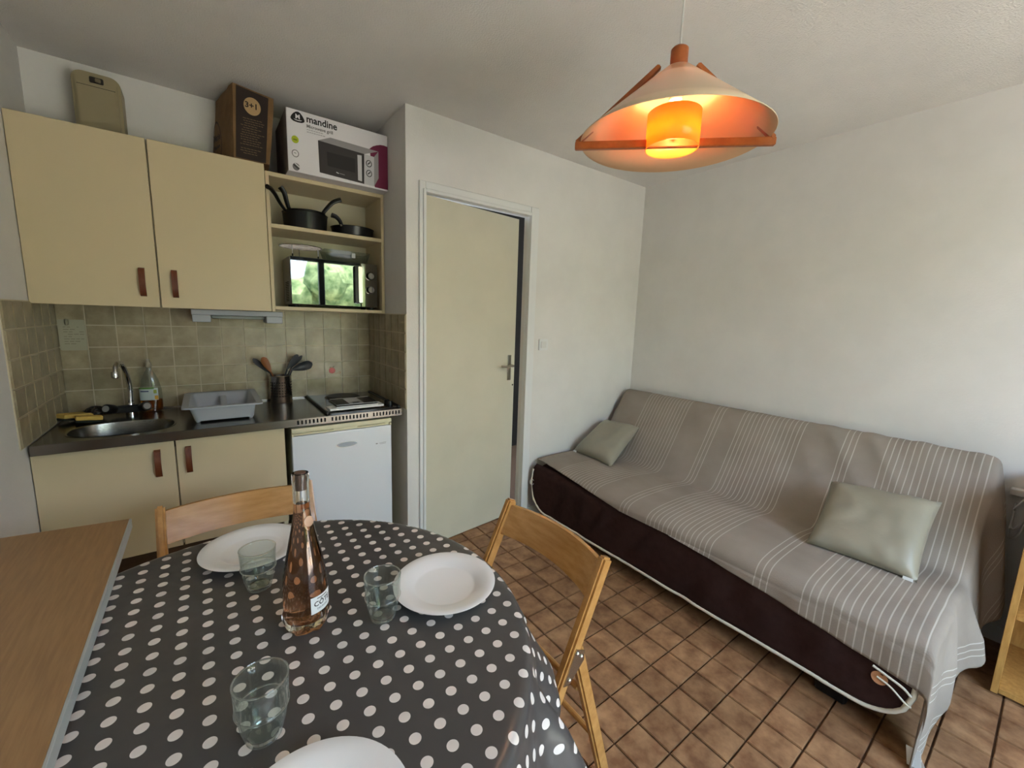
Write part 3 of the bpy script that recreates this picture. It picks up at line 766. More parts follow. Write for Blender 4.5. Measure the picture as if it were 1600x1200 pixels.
# ------------------------------------------------------------------ kitchen: base cabinet, fridge
bc = thing('base_cabinet', 'cream two-door base cabinet under the sink worktop', 'cabinet', (-0.14, 2.48, 0))
BF = 2.215
b = B(); box(b, XL+0.006, 0.280, BF+0.02, YB-0.01, 0.355, 0.725); box(b, XL+0.006, 0.280, BF+0.02, BF+0.03, 0.725, 0.80); box(b, XL+0.006, XL+0.022, BF+0.02, YB-0.01, 0, 0.355); box(b, 0.262, 0.280, BF+0.02, YB-0.01, 0, 0.355)
obj('cabinet_body', b, CREAM_IN, bc)
for x0, x1, hx in ((XL+0.003, -0.136, -0.1925), (-0.131, 0.281, -0.0905)):
    b = B(); box(b, x0, x1, BF, BF+0.018, 0.353, 0.834, 0.0018); d = obj('door', b, CREAM, bc); handle(d, hx, BF, 0.682, 0.801)
b = B(); box(b, XL+0.022, 0.262, BF+0.06, BF+0.075, 0.0, 0.353); obj('lower_panel', b, mat('brown_plinth',(92,66,42),0.5,col2=(76,54,34),nscale=6,stretch=(1,6,6)), bc)

fr = thing('fridge', 'white under-counter fridge with yellowed handle strip beside the base cabinet', 'fridge', (0.557, 2.48, 0))
b = B(); box(b, 0.312,0.803,2.245,2.74,0.02,0.825,0.006,2); obj('fridge_body', b, FRIDGE_T, fr)
b = B(); box(b, 0.308,0.806,2.197,2.243,0.06,0.787,0.006,2); d = obj('door', b, FRIDGE, fr)
b = B(); box(b, 0.308,0.806,2.195,2.243,0.804,0.826,0.004,2); obj('top_trim', b, FRIDGE_T, fr)
b = B(); box(b, 0.310,0.804,2.210,2.243,0.788,0.804); box(b, 0.318,0.505,2.199,2.215,0.789,0.798,0.003); box(b, 0.625,0.775,2.199,2.215,0.789,0.799,0.003); box(b, 0.308,0.318,2.195,2.215,0.786,0.800,0.002); box(b,0.796,0.806,2.195,2.215,0.786,0.800,0.002)
obj('handle_strip', b, FRIDGE_T, d)
b = B(); prism(b, ngon(0.563,0.711,0.056,0.016,32), 0.002, (0,2.197,0)); obj('badge_rim', b, WHITE, d)
b = B(); prism(b, ngon(0.565,0.7125,0.052,0.0125,32), 0.0035, (0,2.197,0)); obj('badge', b, mat('grey_badge',(150,156,160),0.25,metal=0.7), d)
b = B(); prism(b, [(0.717,0.688),(0.727,0.688),(0.727,0.693),(0.717,0.693)], 0.0004, (0,2.197,0)); prism(b, [(0.735,0.691),(0.775,0.693),(0.775,0.6945),(0.735,0.6925)], 0.0004, (0,2.197,0)); prism(b, [(0.740,0.685),(0.772,0.687),(0.772,0.6885),(0.740,0.6865)], 0.0004, (0,2.197,0)); obj('small_print', b, GREYINK, d)
for x in (0.34, 0.775):
    b = B(); lathe(b, [(0.018,0.003),(0.018,0.02),(0.012,0.024)], 12, (x,2.30,0)); obj('foot', b, BLACK, fr)

# ------------------------------------------------------------------ on the shelves
mw = thing('microwave_oven', 'silver microwave with a mirrored door on the bottom shelf', 'microwave', (0.61, 2.6, 1.419))
MF = 2.505
b = B(); box(b, 0.382,0.843,MF+0.018,2.74,1.432,1.683,0.004,2); obj('casing', b, GREYM, mw)
b = B(); box(b, 0.384,0.746,MF,MF+0.016,1.433,1.683,0.003,2); d = obj('door', b, MIRROR, mw)
b = B(); prism(b, rrect(0.711,0.750,1.452,1.664,0.008), 0.024, (0,MF,0)); hd = obj('door_handle', b, BLACK, d)
b = B(); prism(b, rrect(0.727,0.749,1.457,1.659,0.004), 0.008, (0,MF-0.022,0)); obj('handle_face', b, mat('silver_bar',(214,214,216),0.25,metal=0.8), hd)
b = B(); box(b, 0.748,0.845,MF,MF+0.016,1.433,1.683,0.003,2); cpn = obj('control_panel', b, mat('mirror_panel',(120,116,108),0.08,metal=1.0), mw)
for z in (1.612, 1.534):
    b = B(); lathe(b, [(0.024,0),(0.024,0.008),(0.019,0.018),(0.017,0.022),(0,0.022)], 28, (0.801,MF,z), axis=(0,-1,0)); box(b, 0.798,0.804,MF-0.028,MF-0.016,z-0.017,z+0.017,0.002); obj('dial', b, CHROME, cpn)
b = B()
for k in range(12): box(b, 0.381,0.3825,2.56,2.66,1.45+0.009*k,1.454+0.009*k)
o = obj('side_vents', b, DARK, mw); o['kind'] = 'stuff'
for x in (0.41, 0.82):
    for y in (2.55, 2.71):
        b = B(); lathe(b, [(0.014,0),(0.014,0.013)], 12, (x,y,1.419)); obj('foot', b, BLACK, mw)
# grill rack
gr = thing('grill_rack', 'round wire grill rack with three legs on top of the microwave', 'rack', (0.455,2.60,1.684))
GX, GY, GZ, GR = 0.455, 2.60, 1.744, 0.105
b = B(); tube(b, [(GX+GR*math.cos(2*PI*i/36), GY+GR*math.sin(2*PI*i/36), GZ) for i in range(36)], 0.0022, 6, closed=True)
tube(b, [(GX+GR*.55*math.cos(2*PI*i/28), GY+GR*.55*math.sin(2*PI*i/28), GZ) for i in range(28)], 0.0016, 6, closed=True)
for k in range(-4, 5):
    yy = k*0.023; hx = math.sqrt(max(0, GR*GR-yy*yy)); tube(b, [(GX-hx,GY+yy,GZ),(GX+hx,GY+yy,GZ)], 0.0014, 6)
obj('wire_grid', b, STEEL_DK, gr)
for a in (-2.2, -0.5, 1.5):
    lx, ly = GX+GR*0.86*math.cos(a), GY+GR*0.86*math.sin(a)
    b = B(); tube(b, [(lx,ly,GZ),(lx,ly,1.695)], 0.0022, 6); lg = obj('leg', b, CHROME, gr)
    b = B(); tube(b, [(lx,ly,1.698),(lx,ly,1.6845)], 0.0038, 8); obj('leg_cap', b, BLACK, lg)
# clear plastic container
pc = thing('plastic_container', 'clear plastic food container on the microwave behind the grill rack', 'container', (0.70,2.66,1.684))
b = B()
R_ = [[b.verts.new((x,y,z)) for x, y in rrect(x0,x1,y0,y1,0.015,3)] for x0,x1,y0,y1,z in ((0.595,0.815,2.60,2.72,1.6845),(0.575,0.835,2.585,2.735,1.752),(0.577,0.833,2.587,2.733,1.752),(0.597,0.813,2.602,2.718,1.6865))]
for a_, c_ in zip(R_[:-1], R_[1:]):
    n_ = len(a_)
    for i in range(n_): b.faces.new((a_[i], a_[(i+1)%n_], c_[(i+1)%n_], c_[i]))
b.faces.new(list(reversed(R_[0]))); b.faces.new(R_[-1]); bmesh.ops.recalc_face_normals(b, faces=b.faces); obj('tray', b, CLEARPL, pc)
b = B(); box(b, 0.72,0.742,2.578,2.584,1.715,1.742,0.002); obj('clip', b, PAPER, pc)

# pans
def pan(nm, lab, c, r, hgt, hdl, flare=1.06, cat='pan'):
    t = thing(nm, lab, cat, c, 'black pans on the middle shelf')
    b = B(); lathe(b, [(0,0.0),(r*0.94,0.0),(r,0.006),(r*flare,hgt),(r*flare+0.003,hgt+0.002),(r*flare-0.003,hgt+0.001),(r*0.97,0.009),(0,0.006)], 36, c, cap=False); obj('pan_body', b, BLACKM, t)
    b = B(); tube(b, smooth_path(hdl, 6), lambda s: 0.0075+0.004*s, 10, flat=(1.0,1.35)); obj('handle', b, BLACK, t)
    b = B(); p0 = Vector(hdl[0]); lathe(b, [(0.009,-0.006),(0.011,0.0),(0.008,0.008)], 12, p0, axis=Vector(hdl[1])-p0); obj('handle_ferrule', b, STEEL, t)
PZ = 1.829
pan('saucepan', 'deep black saucepan with a long raised handle reaching to the left shelf edge', (0.485,2.60,PZ), 0.105, 0.088, [(0.385,2.560,1.915),(0.355,2.525,1.942),(0.330,2.490,1.972),(0.309,2.462,1.988),(0.292,2.447,1.992)])
pan('saucepan', 'smaller black saucepan nested in the deep one with handle pointing up', (0.487,2.60,PZ+0.036), 0.092, 0.062, [(0.405,2.585,1.930),(0.392,2.57,1.965),(0.380,2.555,2.005),(0.362,2.55,2.028)])
pan('frying_pan', 'black frying pan on top of the saucepans with handle rising to the right', (0.495,2.60,PZ+0.067), 0.084, 0.034, [(0.565,2.565,1.930),(0.585,2.55,1.960),(0.615,2.54,1.995),(0.645,2.535,2.012),(0.658,2.533,2.016)])
pan('frying_pan', 'flat black frying pan lying at the right of the middle shelf', (0.735,2.60,PZ), 0.108, 0.050, [(0.655,2.525,1.880),(0.642,2.517,1.902),(0.622,2.512,1.917),(0.600,2.51,1.922)], 1.08)

# ------------------------------------------------------------------ on top of the cabinets
# beige bin
bn = thing('plastic_bin', 'beige plastic bin with a recessed grip standing on the wall cabinet', 'bin', (-0.305, 2.68, 2.095))
b = B(); prism(b, rrect(-0.384,-0.229,2.0955,2.372,0.036,6), 0.12, (0,2.762,0)); bmesh.ops.bevel(b, geom=[e_ for e_ in b.edges if abs(e_.verts[0].co.y-2.642)<1e-5 and abs(e_.verts[1].co.y-2.642)<1e-5], offset=0.012, segments=2, affect='EDGES'); obj('shell', b, BEIGEPL, bn)
b = B(); prism(b, rrect(-0.366,-0.247,2.10,2.312,0.004,2), 0.004, (0,2.642,0)); obj('front_flap', b, BEIGEPL, bn)
b = B(); prism(b, [(-0.366,2.312),(-0.247,2.312),(-0.247,2.315),(-0.366,2.315)], 0.0005, (0,2.642,0)); obj('flap_gap', b, DARK, bn)
b = B(); prism(b, rrect(-0.326,-0.282,2.328,2.352,0.005), 0.001, (0,2.642,0)); obj('grip_recess', b, mat('dark_recess',(40,34,26),0.6), bn)
b = B(); prism(b, rrect(-0.308,-0.290,2.332,2.348,0.004), 0.005, (0,2.642,0)); obj('latch', b, mat('latch_beige',(110,98,74),0.5), bn)
# paper bag
pbg = thing('paper_bag', 'brown kraft bakery bag with a dark printed front beside the carton', 'bag', (0.23, 2.53, 2.098))
b = B(); NZ_ = 10; rows = []
base = [(0.163,2.462),(0.310,2.462),(0.318,2.74),(0.085,2.735)]; topc = [(0.176,2.462),(0.340,2.462),(0.330,2.73),(0.118,2.735)]
for k in range(NZ_+1):
    s_ = k/NZ_; z = 2.0985+(2.424-2.0985)*s_; row = []
    cs = [Vector((base[q][0]*(1-s_)+topc[q][0]*s_, base[q][1]*(1-s_)+topc[q][1]*s_, 0)) for q in range(4)]
    for q in range(4):
        for i in range(6):
            p = cs[q].lerp(cs[(q+1)%4], i/6)
            zz = z - (0.02*s_*((p.x-0.17)/0.17) if p.x > 0.17 else 0)
            nb = 0.006*mnoise.noise(Vector((p.x*14, p.y*14, zz*9))) if q != 0 else 0.0015*mnoise.noise(Vector((p.x*14, 3, zz*9)))
            bul = 0.004*math.sin(PI*s_)*math.sin(PI*i/6) if q == 3 else 0
            row.append(b.verts.new((p.x-bul+nb, p.y+nb*0.5, zz)))
    rows.append(row)
for a_, c_ in zip(rows[:-1], rows[1:]):
    for i in range(24): b.faces.new((a_[i], a_[(i+1)%24], c_[(i+1)%24], c_[i]))
b.faces.new(list(reversed(rows[0]))); b.faces.new(rows[-1]); bmesh.ops.recalc_face_normals(b, faces=b.faces)
obj('bag_paper', b, KRAFT, pbg, 60)
b = B(); prism(b, [(0.171,2.102),(0.293,2.101),(0.318,2.398),(0.189,2.416)], 0.001, (0,2.4590,0)); obj('printed_panel', b, INKBR, pbg)
b = B(); prism(b, ngon(0.249,2.341,0.0345,0.0385,28), 0.0005, (0,2.4578,0)); obj('printed_disc', b, mat('kraft_light',(176,146,104),0.8), pbg)
text_mesh('printed_number', '3+1', 0.034, (0.2185,2.456,2.333), (1,0,-0.04), (0.03,0,1), INKBR, pbg, 0.001)
b = B(); random.seed(11)
for k in range(15):
    z = 2.282-0.0105*k-(0.008 if k > 11 else 0); xa = 0.205+random.uniform(-0.004,0.012) - 0.001*k; xb = xa+random.uniform(0.05,0.085)
    xx = xa
    while xx < xb:
        wd = random.uniform(0.006,0.014); prism(b, [(xx,z),(xx+wd,z-0.001),(xx+wd,z+0.0015),(xx,z+0.0025)], 0.0004, (0,2.4578,0)); xx += wd+0.003
obj('printed_lines', b, mat('kraft_print',(120,98,70),0.8), pbg)
# emblem on the left face of the bag
ux = Vector((0.166-0.098, 2.462-2.735, 0)).normalized(); org = Vector((0.120,2.630,2.205)); un = ux.cross(Vector((0,0,1)))
b = B(); ring_o = []; ring_i = []
for i in range(32):
    a = 2*PI*i/32; sh = 1+0.18*math.sin(a) if False else 1
    for lst, f_ in ((ring_o,1.0),(ring_i,0.90)):
        lst.append(b.verts.new(org+ux*0.060*f_*math.cos(a)*(1-0.2*math.sin(a))+Vector((0,0,1))*0.088*f_*math.sin(a)+un*0.010))
for i in range(32): b.faces.new((ring_o[i],ring_o[(i+1)%32],ring_i[(i+1)%32],ring_i[i]))
obj('printed_emblem', b, INKBR, pbg)
text_mesh('printed_name', 'Marie', 0.040, org+un*0.0105-ux*0.046+Vector((0,0,0.002)), ux, (0,0,1), INKBR, pbg, 0.001)
text_mesh('printed_name', 'Blachère', 0.0235, org+un*0.0105-ux*0.047+Vector((0,0,-0.034)), ux, (0,0,1), INKBR, pbg, 0.0006)

# microwave carton
BY = 2.395; kf = BY/2.468
def P2(x, z): return (x*kf, HC+(z-HC)*kf)
cb = thing('microwave_carton', 'white microwave carton with printed oven picture on the open shelf', 'carton', (0.63, 2.55, 2.073))
cxa, cxb, cza, czb = 0.380, 0.876, 2.0735, 2.360
b = B(); box(b, cxa+0.001, cxb, BY, 2.74, cza, czb, 0.002); obj('carton', b, CARD, cb)
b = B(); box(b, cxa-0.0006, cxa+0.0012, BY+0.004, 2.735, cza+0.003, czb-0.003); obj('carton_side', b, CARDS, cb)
def pr(nm, pts, material, lay):
    b = B(); prism(b, [P2(*p) for p in pts], 0.0003, (0, BY-0.0002-0.0004*lay, 0)); return obj(nm, b, material, cb)
mg = [(0.8,2.298),(0.818,2.315),(0.838,2.325),(0.86,2.333),(0.88,2.335),(0.9015,2.333),(0.9015,2.1025),(0.826,2.1025)]
pr('printed_swoosh', mg, MAGENTA, 0)
pr('printed_oven_top', [(0.535,2.272),(0.596,2.301),(0.849,2.295),(0.770,2.263)], PHOTO_GR, 1)
pr('printed_oven_front', [(0.535,2.272),(0.770,2.263),(0.767,2.107),(0.538,2.117)], PHOTO_DK, 2)
pr('printed_oven_window', [(0.575,2.227),(0.720,2.226),(0.719,2.154),(0.578,2.158)], PHOTO_DK2, 3)
pr('printed_oven_panel', [(0.770,2.263),(0.824,2.261),(0.822,2.106),(0.767,2.107)], PHOTO_LG, 2)
pr('printed_oven_side', [(0.824,2.261),(0.849,2.295),(0.848,2.154),(0.822,2.106)], PHOTO_GR, 2)
pr('printed_oven_handle', [(0.733,2.250),(0.756,2.252),(0.755,2.118),(0.734,2.120)], PHOTO_LG, 4)
pr('printed_oven_gap', [(0.757,2.250),(0.768,2.250),(0.767,2.112),(0.757,2.114)], PHOTO_DK2, 4)
for z in (2.219, 2.168):
    pr('printed_dial', ngon(0.795,z,0.0165,0.0185,20), PHOTO_DK2, 3); pr('printed_dial_ring', ngon(0.795,z,0.0125,0.0145,20), PHOTO_LG, 4); pr('printed_dial_mark', [(0.786,z-0.003),(0.800,z+0.010),(0.804,z+0.006),(0.790,z-0.007)], PHOTO_DK, 5)
pr('printed_brand_mark', [(0.622,2.138),(0.634,2.134),(0.632,2.130),(0.620,2.134)], PAPER, 4)
pr('printed_brand_mark', [(0.637,2.135),(0.664,2.133),(0.664,2.130),(0.637,2.132)], PHOTO_GR, 4)
logo = [(0.411,2.346),(0.416,2.358),(0.425,2.370),(0.436,2.379),(0.447,2.3815),(0.457,2.377),(0.466,2.366),(0.473,2.354),(0.4755,2.346),(0.473,2.339),(0.462,2.333),(0.443,2.331),(0.424,2.333),(0.414,2.339)]
pr('printed_logo', logo, INK, 1)
ox, oz = P2(0.4325, 2.3485)
text_mesh('printed_logo_letter', 'M', 0.028, (ox, BY-0.0012, oz), (1,0,0), (0,0,1), CARD, cb, 0.0008)
pr('printed_logo_smile', [(0.424,2.344),(0.434,2.3395),(0.447,2.3385),(0.458,2.340),(0.464,2.344),(0.456,2.3435),(0.444,2.342),(0.433,2.343)], CARD, 3)
ox, oz = P2(0.483, 2.345); text_mesh('printed_brand', 'mandine', 0.0455, (ox, BY-0.0008, oz), (1,0,0), (0,0,1), INK, cb, 0.0010, xs=0.93)
ox, oz = P2(0.483, 2.3195); text_mesh('printed_title', 'Microwave grill', 0.0205, (ox, BY-0.0008, oz), (1,0,0), (0,0,1), GREYINK, cb, 0.0005, xs=0.97)
for zz, x1 in ((2.308,0.556),(2.297,0.566)):
    b = B(); xx = 0.484
    while xx < x1:
        wd = random.uniform(0.006,0.012); prism(b, [P2(*p) for p in ((xx,zz),(xx+wd,zz),(xx+wd,zz+0.0035),(xx,zz+0.0035))], 0.0003, (0,BY-0.0006,0)); xx += wd+0.0025
    obj('printed_small_line', b, mat('light_grey_ink',(168,164,166),0.7), cb)
pr('printed_green_disc', ngon(0.428,2.248,0.0165,0.0178,24), GREEN, 1); pr('printed_disc_text', [(0.419,2.244),(0.437,2.244),(0.437,2.250),(0.419,2.250)], mat('olive_ink',(120,130,30),0.6), 2)
pr('printed_timer', ngon(0.4265,2.182,0.0165,0.0180,24), GREYINK, 1); pr('printed_timer_face', ngon(0.4265,2.182,0.0130,0.0145,24), CARD, 2); pr('printed_timer_hand', [(0.4205,2.186),(0.430,2.184),(0.430,2.181),(0.4205,2.183)], GREYINK, 3)
pr('printed_stripe_disc', ngon(0.4275,2.119,0.0165,0.0180,24), GREYINK, 1); pr('printed_stripe', [(0.414,2.126),(0.418,2.131),(0.441,2.113),(0.438,2.108)], PHOTO_DK, 2); pr('printed_stripe', [(0.420,2.1335),(0.424,2.136),(0.4445,2.121),(0.443,2.1165)], CARD, 2)

# ------------------------------------------------------------------ counter board, table
cbd = thing('side_counter', 'wood-grain counter top with pale front edging along the left wall', 'counter', (-0.38, 0.6, 0))
b = B(); BZ = 0.776
poly = [(XL+0.002,-0.25),(-0.2125,-0.25),(-0.2125,1.563),(XL+0.002,1.612)]
prism(b, poly, 0.026, (0,0,BZ-0.026), ux=(1,0,0), uy=(0,1,0), un=(0,0,1)); obj('board', b, BOARD, cbd)
b = B(); box(b, -0.2125,-0.2075,-0.25,1.563,BZ-0.027,BZ+0.0004,0.001); obj('edging', b, EDGING, cbd)
for y in (0.12, 1.42):
    b = B(); prism(b, [(XL+0.002,BZ-0.026),(XL+0.20,BZ-0.026),(XL+0.20,BZ-0.05),(XL+0.03,BZ-0.30),(XL+0.002,BZ-0.30)], 0.018, (0,y,0), ux=(1,0,0), uy=(0,0,1), un=(0,1,0)); obj('bracket', b, BOARD, cbd)

TX, TY, TR, TZ = 0.047, 0.858, 0.528, 0.736
tb = thing('dining_table', 'round dining table hidden under the polka-dot oilcloth', 'table', (TX,TY,0))
b = B(); lathe(b, [(0,TZ-0.024),(TR-0.004,TZ-0.024),(TR,TZ-0.018),(TR,TZ-0.006),(TR-0.005,TZ),(0,TZ)], 64, (TX,TY,0), cap=False); obj('tabletop', b, BEECH, tb)
for sx_ in (-1, 1):
    for sy_ in (-1, 1):
        b = B(); beam(b, (TX+sx_*0.25,TY+sy_*0.25,TZ-0.024), (TX+sx_*0.26,TY+sy_*0.26,0.003), 0.045, 0.045, (1,0,0), 0.004); obj('leg', b, BEECH, tb)
b = B()
for s_ in (-1, 1):
    box(b, TX-0.24, TX+0.24, TY+s_*0.25-0.01, TY+s_*0.25+0.01, TZ-0.09, TZ-0.024); box(b, TX+s_*0.25-0.01, TX+s_*0.25+0.01, TY-0.24, TY+0.24, TZ-0.09, TZ-0.024)
obj('apron', b, BEECH, tb)

# oilcloth: square sheet laid over the round top, corners hanging down in folds
HS = 0.575; HXP, HXN, HYP, HYN = 0.612, -0.56, 0.60, -0.530
def drape(u, v):
    r = math.hypot(u, v); a = math.atan2(v, u)
    R0 = TR+0.004; bend = 0.018; zt = TZ+0.0035
    if r <= R0-bend:
        return Vector((TX+u, TY+v, zt + 0.0012*mnoise.noise(Vector((u*5,v*5,1)))))
    s_ = r-(R0-bend)
    q = min(s_/(bend*1.6), 1.0)
    rr = R0-bend + bend*math.sin(q*PI/2); dz = -bend*(1-math.cos(q*PI/2))
    ex = max(0.0, s_-bend*1.6)
    fl = 0.26 + 0.20*math.exp(-((a+0.66)/0.32)**2)
    ex *= 0.86
    fold = (0.020*math.sin(24*a+0.6)+0.008*math.sin(41*a))*min(1, ex/0.10)
    rr += ex*fl + fold; dz -= ex*math.sqrt(max(0.2, 1-fl*fl))
    return Vector((TX+rr*math.cos(a), TY+rr*math.sin(a), zt+dz))
b = B(); N = 110; uvl = b.loops.layers.uv.new('UVMap'); grid = []; UVc = {}
for i in range(N+1):
    row = []
    for j in range(N+1):
        u = HXN+(HXP-HXN)*i/N; v = HYN+(HYP-HYN)*j/N
        p = drape(u, v)
        if p.x < XL+0.004: p.x = XL+0.004
        vt = b.verts.new(p); UVc[vt] = (TX+u-0.3915+0.0425*0.5, TY+v-0.858+0.0425*0.5-0.0425*0.0); row.append(vt)
    grid.append(row)
for i in range(N):
    for j in range(N):
        f = b.faces.new((grid[i][j],grid[i+1][j],grid[i+1][j+1],grid[i][j+1]))
        for lp in f.loops: lp[uvl].uv = UVc[lp.vert]
tcl = obj('tablecloth', b, CLOTH, None, 80)
md = tcl.modifiers.new('thickness', 'SOLIDIFY'); md.thickness = 0.0012; md.offset = 1
tag(tcl, 'charcoal oilcloth with white polka dots over the round dining table', 'tablecloth')
ZT = TZ+0.0055

# plates
def plate(x, y, lab):
    t = thing('dinner_plate', lab, 'plate', (x,y,ZT), 'white dinner plates on the table')
    b = B(); lathe(b, [(0,0.0035),(0.066,0.0035),(0.070,0.0),(0.074,0.0005),(0.080,0.006),(0.100,0.013),(0.1195,0.019),(0.1205,0.0205),(0.119,0.0215),(0.100,0.0165),(0.082,0.0125),(0.074,0.0085),(0.068,0.007),(0,0.0065)], 72, (x,y,ZT), cap=False)
    o = obj('plate_body', b, PORCELAIN, t, 60); return t
plate(0.067, 1.24, 'white plate at the far side of the table behind the rear tumbler')
plate(0.427, 0.818, 'white plate at the right side of the table near the folding chair')
plate(0.066, 0.462, 'white plate cut off by the bottom edge of the picture')
# tumblers
def tumbler(x, y, lab):
    t = thing('glass_tumbler', lab, 'glass', (x,y,ZT), 'clear glass tumblers on the table')
    b = B()
    def fac(a, h): return 1.0+(0.012*math.cos(8*a) if h < 0.045 else 0)
    prof = [(0,0.001),(0.0215,0.0),(0.0245,0.002),(0.0300,0.022),(0.0335,0.042),(0.0345,0.050),(0.0365,0.0525),(0.0366,0.056),(0.0358,0.059),(0.0368,0.08),(0.0378,0.0985),(0.0374,0.1),(0.0362,0.0985),(0.0350,0.08),(0.0340,0.056),(0.0318,0.042),(0.0278,0.022),(0.0220,0.010),(0,0.009)]
    lathe(b, prof, 48, (x,y,ZT), cap=False, fx=fac)
    obj('glass_body', b, GLASS, t, 60)
    for nm, r_, z_, th_ in (('rim', 0.0370, 0.0995, 0.0013), ('stacking_ridge', 0.0362, 0.0535, 0.0014), ('foot_ring', 0.0232, 0.0022, 0.0016)):
        b = B(); tube(b, [(x+r_*math.cos(2*PI*i/40), y+r_*math.sin(2*PI*i/40), ZT+z_) for i in range(40)], th_, 8, closed=True); obj(nm, b, REALGLASS, t, 60)
    b = B(); lathe(b, [(0.0205,0.0012),(0.0212,0.008),(0.0,0.0085)], 32, (x,y,ZT)); obj('thick_base', b, REALGLASS, t, 60)
tumbler(0.066, 1.062, 'clear tumbler standing in front of the far plate')
tumbler(0.271, 0.803, 'clear tumbler touching the left rim of the right-hand plate')
tumbler(0.034, 0.655, 'clear tumbler nearest the bottom of the picture, ahead of the cut-off plate')
# bottle of rosé
bx, by = 0.1345, 0.877
wb = thing('wine_bottle', 'clear corked bottle of pale red wine standing mid-table', 'bottle', (bx,by,ZT))
def petals(a, h): return 1.0+(0.05*math.cos(6*a+40*h)+0.03*math.cos(11*a-60*h) if h < 0.038 else 0)
outp = [(0,0.004),(0.030,0.002),(0.037,0.0),(0.0405,0.008),(0.0420,0.018),(0.0430,0.028),(0.0428,0.040),(0.0425,0.060),(0.0422,0.085),(0.0402,0.115),(0.0345,0.150),(0.0275,0.185),(0.0215,0.215),(0.0170,0.238),(0.0152,0.255),(0.0148,0.305),(0.0156,0.309),(0.0160,0.313),(0.0160,0.327),(0.0152,0.330)]
b = B(); lathe(b, outp + [(0.0105,0.330),(0.0102,0.300),(0.0108,0.25),(0.0150,0.235),(0.0195,0.213),(0.0255,0.183),(0.0325,0.149),(0.0382,0.114),(0.0402,0.085),(0.0405,0.06),(0.0405,0.040),(0.036,0.022),(0.022,0.020),(0,0.028)], 64, (bx,by,ZT), cap=False, fx=petals)
obj('bottle_glass', b, REALGLASS, wb, 60)
b = B(); lathe(b, [(0,0.0275),(0.0225,0.0195),(0.0363,0.0215),(0.0408,0.040),(0.0408,0.06),(0.0405,0.085),(0.0385,0.114),(0.0328,0.149),(0.0258,0.183),(0.0198,0.213),(0.0153,0.235),(0.0111,0.25),(0.0107,0.268),(0,0.268)], 48, (bx,by,ZT), cap=False)
obj('wine', b, ROSE, wb, 60)
b = B(); lathe(b, [(0.0099,0.296),(0.0101,0.297),(0.0101,0.3305),(0.0095,0.3315),(0,0.3315)], 24, (bx,by,ZT)); obj('cork', b, mat('dark_cork',(96,72,58),0.6), wb)
aL = math.radians(-57+10)
curved_label(wb, 'label', (bx,by), 0.0428, 0.0428, math.radians(-88), math.radians(-22), ZT+0.043, ZT+0.079, PAPER, n=16)
def on_cyl_text(parent, body, size, c, r, a_mid, z, material):
    cu = bpy.data.curves.new('txt','FONT'); cu.body = body; cu.size = size; cu.align_x = 'CENTER'; cu.resolution_u = 2; cu.offset = size*0.015
    to = bpy.data.objects.new('txt', cu); C.objects.link(to)
    me = bpy.data.meshes.new_from_object(to.evaluated_get(bpy.context.evaluated_depsgraph_get())); bpy.data.objects.remove(to)
    offp = OFF[parent.name]
    for v in me.vertices:
        a = a_mid+v.co.x/r; zz = z+v.co.y
        v.co = Vector((c[0]+r*math.cos(a), c[1]+r*math.sin(a), zz))-offp
    me.materials.clear(); me.materials.append(material)
    o = bpy.data.objects.new('label_text', me); C.objects.link(o); o.parent = parent
    return o
amid = math.radians(-55)
on_cyl_text(wb, 'CÔTE', 0.0150, (bx,by), 0.0440, amid, ZT+0.058, INK)
on_cyl_text(wb, 'DES ROSES', 0.0055, (bx,by), 0.0440, amid, ZT+0.050, GREYINK)
curved_label(wb, 'label_line', (bx,by), 0.0438, 0.0438, math.radians(-72), math.radians(-40), ZT+0.0735, ZT+0.0755, GREYINK, n=8)
ns_ = B(); aa = math.radians(-62); c_ = Vector((bx+0.0188*math.cos(aa), by+0.0188*math.sin(aa), ZT+0.232))
lathe(ns_, [(0.0105,0),(0.0105,0.0012),(0.007,0.0018),(0,0.0014)], 24, c_, axis=(math.cos(aa),math.sin(aa),0.28)); obj('neck_medallion', ns_, mat('pink_foil',(214,176,150),0.25,metal=0.6), wb)

